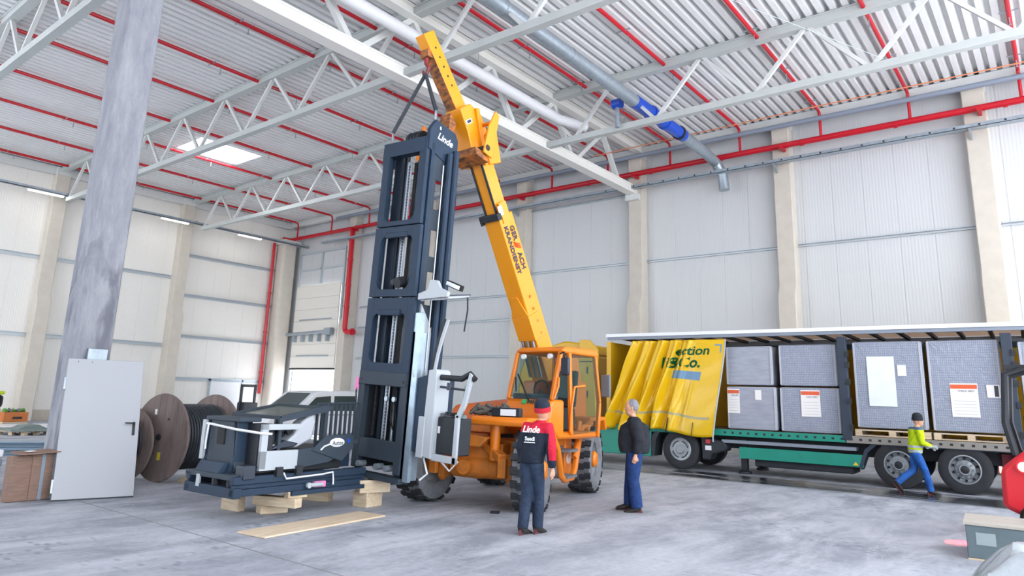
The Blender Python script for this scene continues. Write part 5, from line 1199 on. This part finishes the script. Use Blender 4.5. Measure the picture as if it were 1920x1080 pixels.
def person(label, loc, yaw, J, S, jacket, trousers, hatf=None, hair=None, extras=None, bulk=1., wid=1.):
    tb = 1 + .4 * (bulk - 1)
    # J joints: dict of local positions (x forward, y left)
    V = {k: Vector(v) for k, v in J.items() if k != 'curl'}
    b = MB()
    hd = V['head']; fw = Vector(J.get('look', (1, 0, 0))).normalized(); up = Vector((0, 0, 1)); lf = up.cross(fw).normalized(); up = fw.cross(lf)
    RM = Matrix((fw, lf, up)).transposed()
    def H_(x, y, z): return hd + RM @ Vector((x, y, z))
    e = MB(RM.to_4x4()); e.ell((0, 0, .015), (.104, .084, .126)); e.ell((.03, 0, -.055), (.066, .064, .076)); e.v = [hd + p_ for p_ in e.v]; b.add(e.v, e.f)
    b.tube([H_(.085, 0, .02), H_(.112, 0, -.02), H_(.09, 0, -.035)], [.01, .016, .012], 8)          # nose
    for s in (-1, 1): b.tube([H_(-.005, s * .07, -.035), H_(-.012, s * .086, .0), H_(-.008, s * .08, .028)], [.01, .016, .012], 8)   # ears
    b.tube([H_(.07, -.045, .035), H_(.088, 0, .04), H_(.07, .045, .035)], .013, 8)       # brow
    b.tube([H_(.082, -.022, -.068), H_(.09, 0, -.068), H_(.082, .022, -.068)], .009, 8)   # lips
    b.tube([V['chest'], V['neck'], hd - up * .05], [.07, .055, .052], 12)
    b.tube([V['pelvis'], V['waist'], V['chest'], V['neck']], [(.09, .13), (.085, .12), (.1, .15), (.05, .06)], 14)
    for s in 'LR':
        b.tube([V['sh' + s], V['el' + s], V['wr' + s]], [.045, .038, .026], 10); b.tube([V['chest'] + Vector((0, 0, .08)), V['sh' + s]], [.06, .048], 10)
        b.tube([V['pelvis'], V['hip' + s], V['kn' + s], V['an' + s]], [.08, .078, .05, .035], 10)
        dd = V['wr' + s] - V['el' + s]
        hand(b, V['wr' + s], Vector(J.get('hd' + s, dd)), J.get('curl', .5), 1 if s == 'L' else -1, J.get('hf' + s, (1, 0, 0)))
    o = b.build('person', M_skin); skin_remesh(o, .0085, 2); o.location = loc; o.rotation_euler = (0, 0, yaw); o.scale = (S, S, S); tag(o, label, 'person')
    # eyes
    for s in (-1, 1): q = MB(); q.ell(H_(.083, s * .032, .012), (.009, .011, .008), 8, 6); q.build('eye', M_dark, o)
    # jacket
    j = MB(); wz = V['waist']; ch = V['chest']; pe = V['pelvis']
    j.tube([pe + Vector((0, 0, -.04)), pe + Vector((0, 0, .06)), wz, wz.lerp(ch, .55), ch + Vector((0, 0, .05)), V['neck'] + Vector((0, 0, -.04))], [(.135 * bulk, .17 * wid), (.15 * bulk, .175 * wid), (.155 * bulk, .172 * wid), (.15 * bulk, .18 * wid), (.13 * bulk, .17 * wid), (.085, .1)], 18)
    for s in 'LR':
        a, e_, w_ = V['sh' + s], V['el' + s], V['wr' + s]
        j.tube([ch + Vector((0, 0, .05)), a + Vector((0, 0, .0)), a.lerp(e_, .5), e_, e_.lerp(w_, .6), w_ + (w_ - e_).normalized() * -.015], [.095, .083 * (1 + .5 * (bulk - 1)), .076 * (1 + .5 * (bulk - 1)), .07 * (1 + .5 * (bulk - 1)), .062 * (1 + .4 * (bulk - 1)), .053], 12)
    jo = j.build('jacket', jacket, o); skin_remesh(jo, .015, 5)
    cl = MB(); nk = V['neck']; cl.tube([nk + Vector((0, 0, -.06)), nk + Vector((.0, 0, .015))], [.078, .07], 14); co = cl.build('collar', jacket, o)
    t = MB()
    for s in 'LR':
        h_, k_, a = V['hip' + s], V['kn' + s], V['an' + s]
        t.tube([pe + Vector((0, 0, .05)), h_ + Vector((0, 0, -.02)), h_.lerp(k_, .5), k_, k_.lerp(a, .5), a + Vector((0, 0, -.03))], [.11, .102 * tb, .09 * tb, .074 * tb, .078 * tb, .072 * tb], 14)
    t.tube([pe + Vector((0, 0, .1)), pe + Vector((0, 0, -.06))], [(.115, .16), (.11, .155)], 16)
    to = t.build('trousers', trousers, o); skin_remesh(to, .015, 5)
    for s in 'LR':
        a = V['an' + s]; tf = Vector(J.get('toe' + s, (1, 0, -.25))).normalized()
        q = MB(); q.tube([a + Vector((0, 0, .0)) - tf * .03, a - Vector((0, 0, .035)) - tf * .02, a - Vector((0, 0, .05)) + tf * .09, a - Vector((0, 0, .058)) + tf * .18, a - Vector((0, 0, .062)) + tf * .215], [(.05, .05), (.052, .058), (.042, .05), (.034, .048), (.02, .034)], 12)
        so = q.build('shoe', M_shoe, o)
        q = MB(); q.tube([a - Vector((0, 0, .075)) - tf * .075, a - Vector((0, 0, .082)) + tf * .07, a - Vector((0, 0, .082)) + tf * .225], [(.018, .045), (.018, .052), (.014, .035)], 10); q.build('sole', M_sole, so)
    if hatf: hatf(o, H_, RM, hd)
    if hair:
        q = MB(RM.to_4x4()); q.ell((-.026, 0, .038), (.102, .094, .116), 16, 10); q.v = [hd + p_ for p_ in q.v]; ho = q.build('hair', hair, o)
    if extras: extras(o, V)
    return o
def beanie(c1, c2=None):
    def fn(o, H_, RM, hd):
        q = MB(RM.to_4x4()); q.lathe([(.1, .03), (.109, .05), (.107, .11), (.093, .15), (.06, .178), (.0, .188)], (-.012, 0, 0), 'z', 20); q.v = [hd + p_ for p_ in q.v]; h = q.build('beanie', c1, o)
        q = MB(RM.to_4x4()); q.lathe([(.098, .005), (.113, .01), (.117, .04), (.113, .074), (.104, .078)], (-.012, 0, 0), 'z', 20); q.v = [hd + p_ for p_ in q.v]; q.build('beanie_band', c2 or c1, h)
    return fn
# base joints (about 1.75 m)
def joints(**kw):
    J = dict(pelvis=(0, 0, .95), waist=(0, 0, 1.1), chest=(0, 0, 1.3), neck=(.01, 0, 1.48), head=(.03, 0, 1.62), shL=(0, .2, 1.4), shR=(0, -.2, 1.4), elL=(-.03, .27, 1.12), elR=(-.03, -.27, 1.12), wrL=(.05, .28, .87), wrR=(.05, -.28, .87),
             hipL=(0, .09, .9), hipR=(0, -.09, .9), knL=(.03, .1, .5), knR=(.03, -.1, .5), anL=(0, .1, .1), anR=(0, -.1, .1))
    J.update(kw); return J
def face(d): return math.atan2(d[1], d[0])
M_navyc = '232b3a'
# 1: man seen from behind, navy and red jacket
def ex1(o, V):
    wl = MATS['white_lettering']
    text('Linde', .12, wl, o, basis((-.148, -.06, 1.335), (0, -1, 0), (.1, 0, 1)), shear=.25, bold=.003)
    text('Suedl', .07, wl, o, basis((-.156, -.05, 1.215), (0, -1, 0), (0, 0, 1)), bold=.002); q = MB(); q.bx(-.158, -.152, -.13, .04, 1.165, 1.175); q.build('print_line', wl, o)
J1 = joints(pelvis=(.0, 0, .93), waist=(.01, -.03, 1.07), chest=(.01, -.07, 1.27), neck=(.05, -.1, 1.44), head=(.07, -.115, 1.565), shL=(.01, .1, 1.36), shR=(.01, -.25, 1.36), elL=(-.03, .16, 1.08), elR=(-.02, -.3, 1.08), wrL=(.04, .15, .88), wrR=(.04, -.29, .84),
            hipL=(0, .08, .88), hipR=(0, -.08, .88), knL=(.0, .07, .49), knR=(.1, -.06, .5), anL=(-.1, .06, .1), anR=(.1, -.05, .1), look=(1, .1, .25))
person('man seen from behind in navy and red jacket and red-banded beanie', (-5.78, 7.82, .0), face((-.1, 1.0)), J1, 1.0, cloth('navy_red_jacket', M_navyc, top='c8203a', zt=1.295, side=(-.29, .95)), cloth('dark_blue_work_trousers', '2d3a50'), beanie(mat('navy_knit', '1f2638', .9), mat('red_knit', 'c02032', .9)), extras=ex1)
# 2: grey-haired man in profile facing left
def ex2(o, V):
    rf = mat('reflective_piping', 'c9ccd0', .4)
    q = MB(); q.tube([(.0, -.275, 1.3), (-.02, -.315, 1.2), (-.01, -.33, 1.08)], .008, 6); q.build('reflective_strip', rf, o)
    q = MB(); q.tube([(-.06, .13, 1.47), (-.1, .1, 1.4), (-.14, .06, 1.28)], .007, 6); q.build('reflective_strip', rf, o)
J2 = joints(elL=(-.06, .27, 1.13), wrL=(.0, .27, .9), elR=(-.04, -.27, 1.13), wrR=(.04, -.27, .9), knL=(.03, .09, .5), anL=(-.03, .1, .1), knR=(.06, -.09, .5), anR=(.08, -.1, .12), toeR=(1, 0, -.15), look=(1, 0, -.02), head=(.045, 0, 1.63), curl=.9)
person('grey-haired man in black jacket and blue trousers standing in profile before the lorry', (-5.76, 10.62, .0), face((-.84, -.54)), J2, 1.0, cloth('black_work_jacket', '2b2e36'), cloth('blue_work_trousers', '243f72'), bulk=1.75, hair=mat('grey_hair', '8d8c92', .8, var=.3, scale=30), extras=ex2)
# 3: hi-vis worker walking right
J3 = joints(pelvis=(0, 0, .92), hipL=(.02, .08, .88), hipR=(-.02, -.08, .88), waist=(.02, 0, 1.08), chest=(.05, 0, 1.28), neck=(.08, 0, 1.45), head=(.12, 0, 1.59), shL=(.05, .2, 1.38), shR=(.05, -.2, 1.38), elL=(.05, .25, 1.12), elR=(.04, -.26, 1.12), wrL=(.28, .16, 1.06), wrR=(.26, -.2, 1.04),
            knL=(-.03, .09, .5), knR=(.14, -.09, .49), anL=(-.42, .09, .24), anR=(.22, -.09, .1), toeL=(.6, 0, -.8), toeR=(1, 0, -.2), look=(1, -.05, 0), hdL=(1, 0, -.1), hdR=(1, 0, -.1), hfL=(0, 0, 1), hfR=(0, 0, 1), curl=.8)
def ex3(o, V):
    for s in 'LR':
        q = MB(); hand(q, V['wr' + s], Vector((1, 0, -.1)), .8, 1 if s == 'L' else -1, (0, 0, 1)); q.v = [p_ + (p_ - V['wr' + s] - Vector((.06, 0, 0))) * .28 for p_ in q.v]
        g = q.build('work_glove', mat('grey_glove', '9aa0a0', .8), o); skin_remesh(g, .009, 2)
person('worker in yellow hi-vis jacket and dark beanie walking past the trailer wheels', (-2.78, 17.62, .0), face((.83, .56)), J3, .95, cloth('hi_vis_jacket', 'c6e31a', bands=((.9, .96, 'b4bcc4'), (1.0, 1.05, 'b4bcc4'), (1.4, 1.46, '5a6a88'))), cloth('bright_blue_trousers', '2f66b8'), beanie(mat('charcoal_knit', '23282e', .9)), extras=ex3)
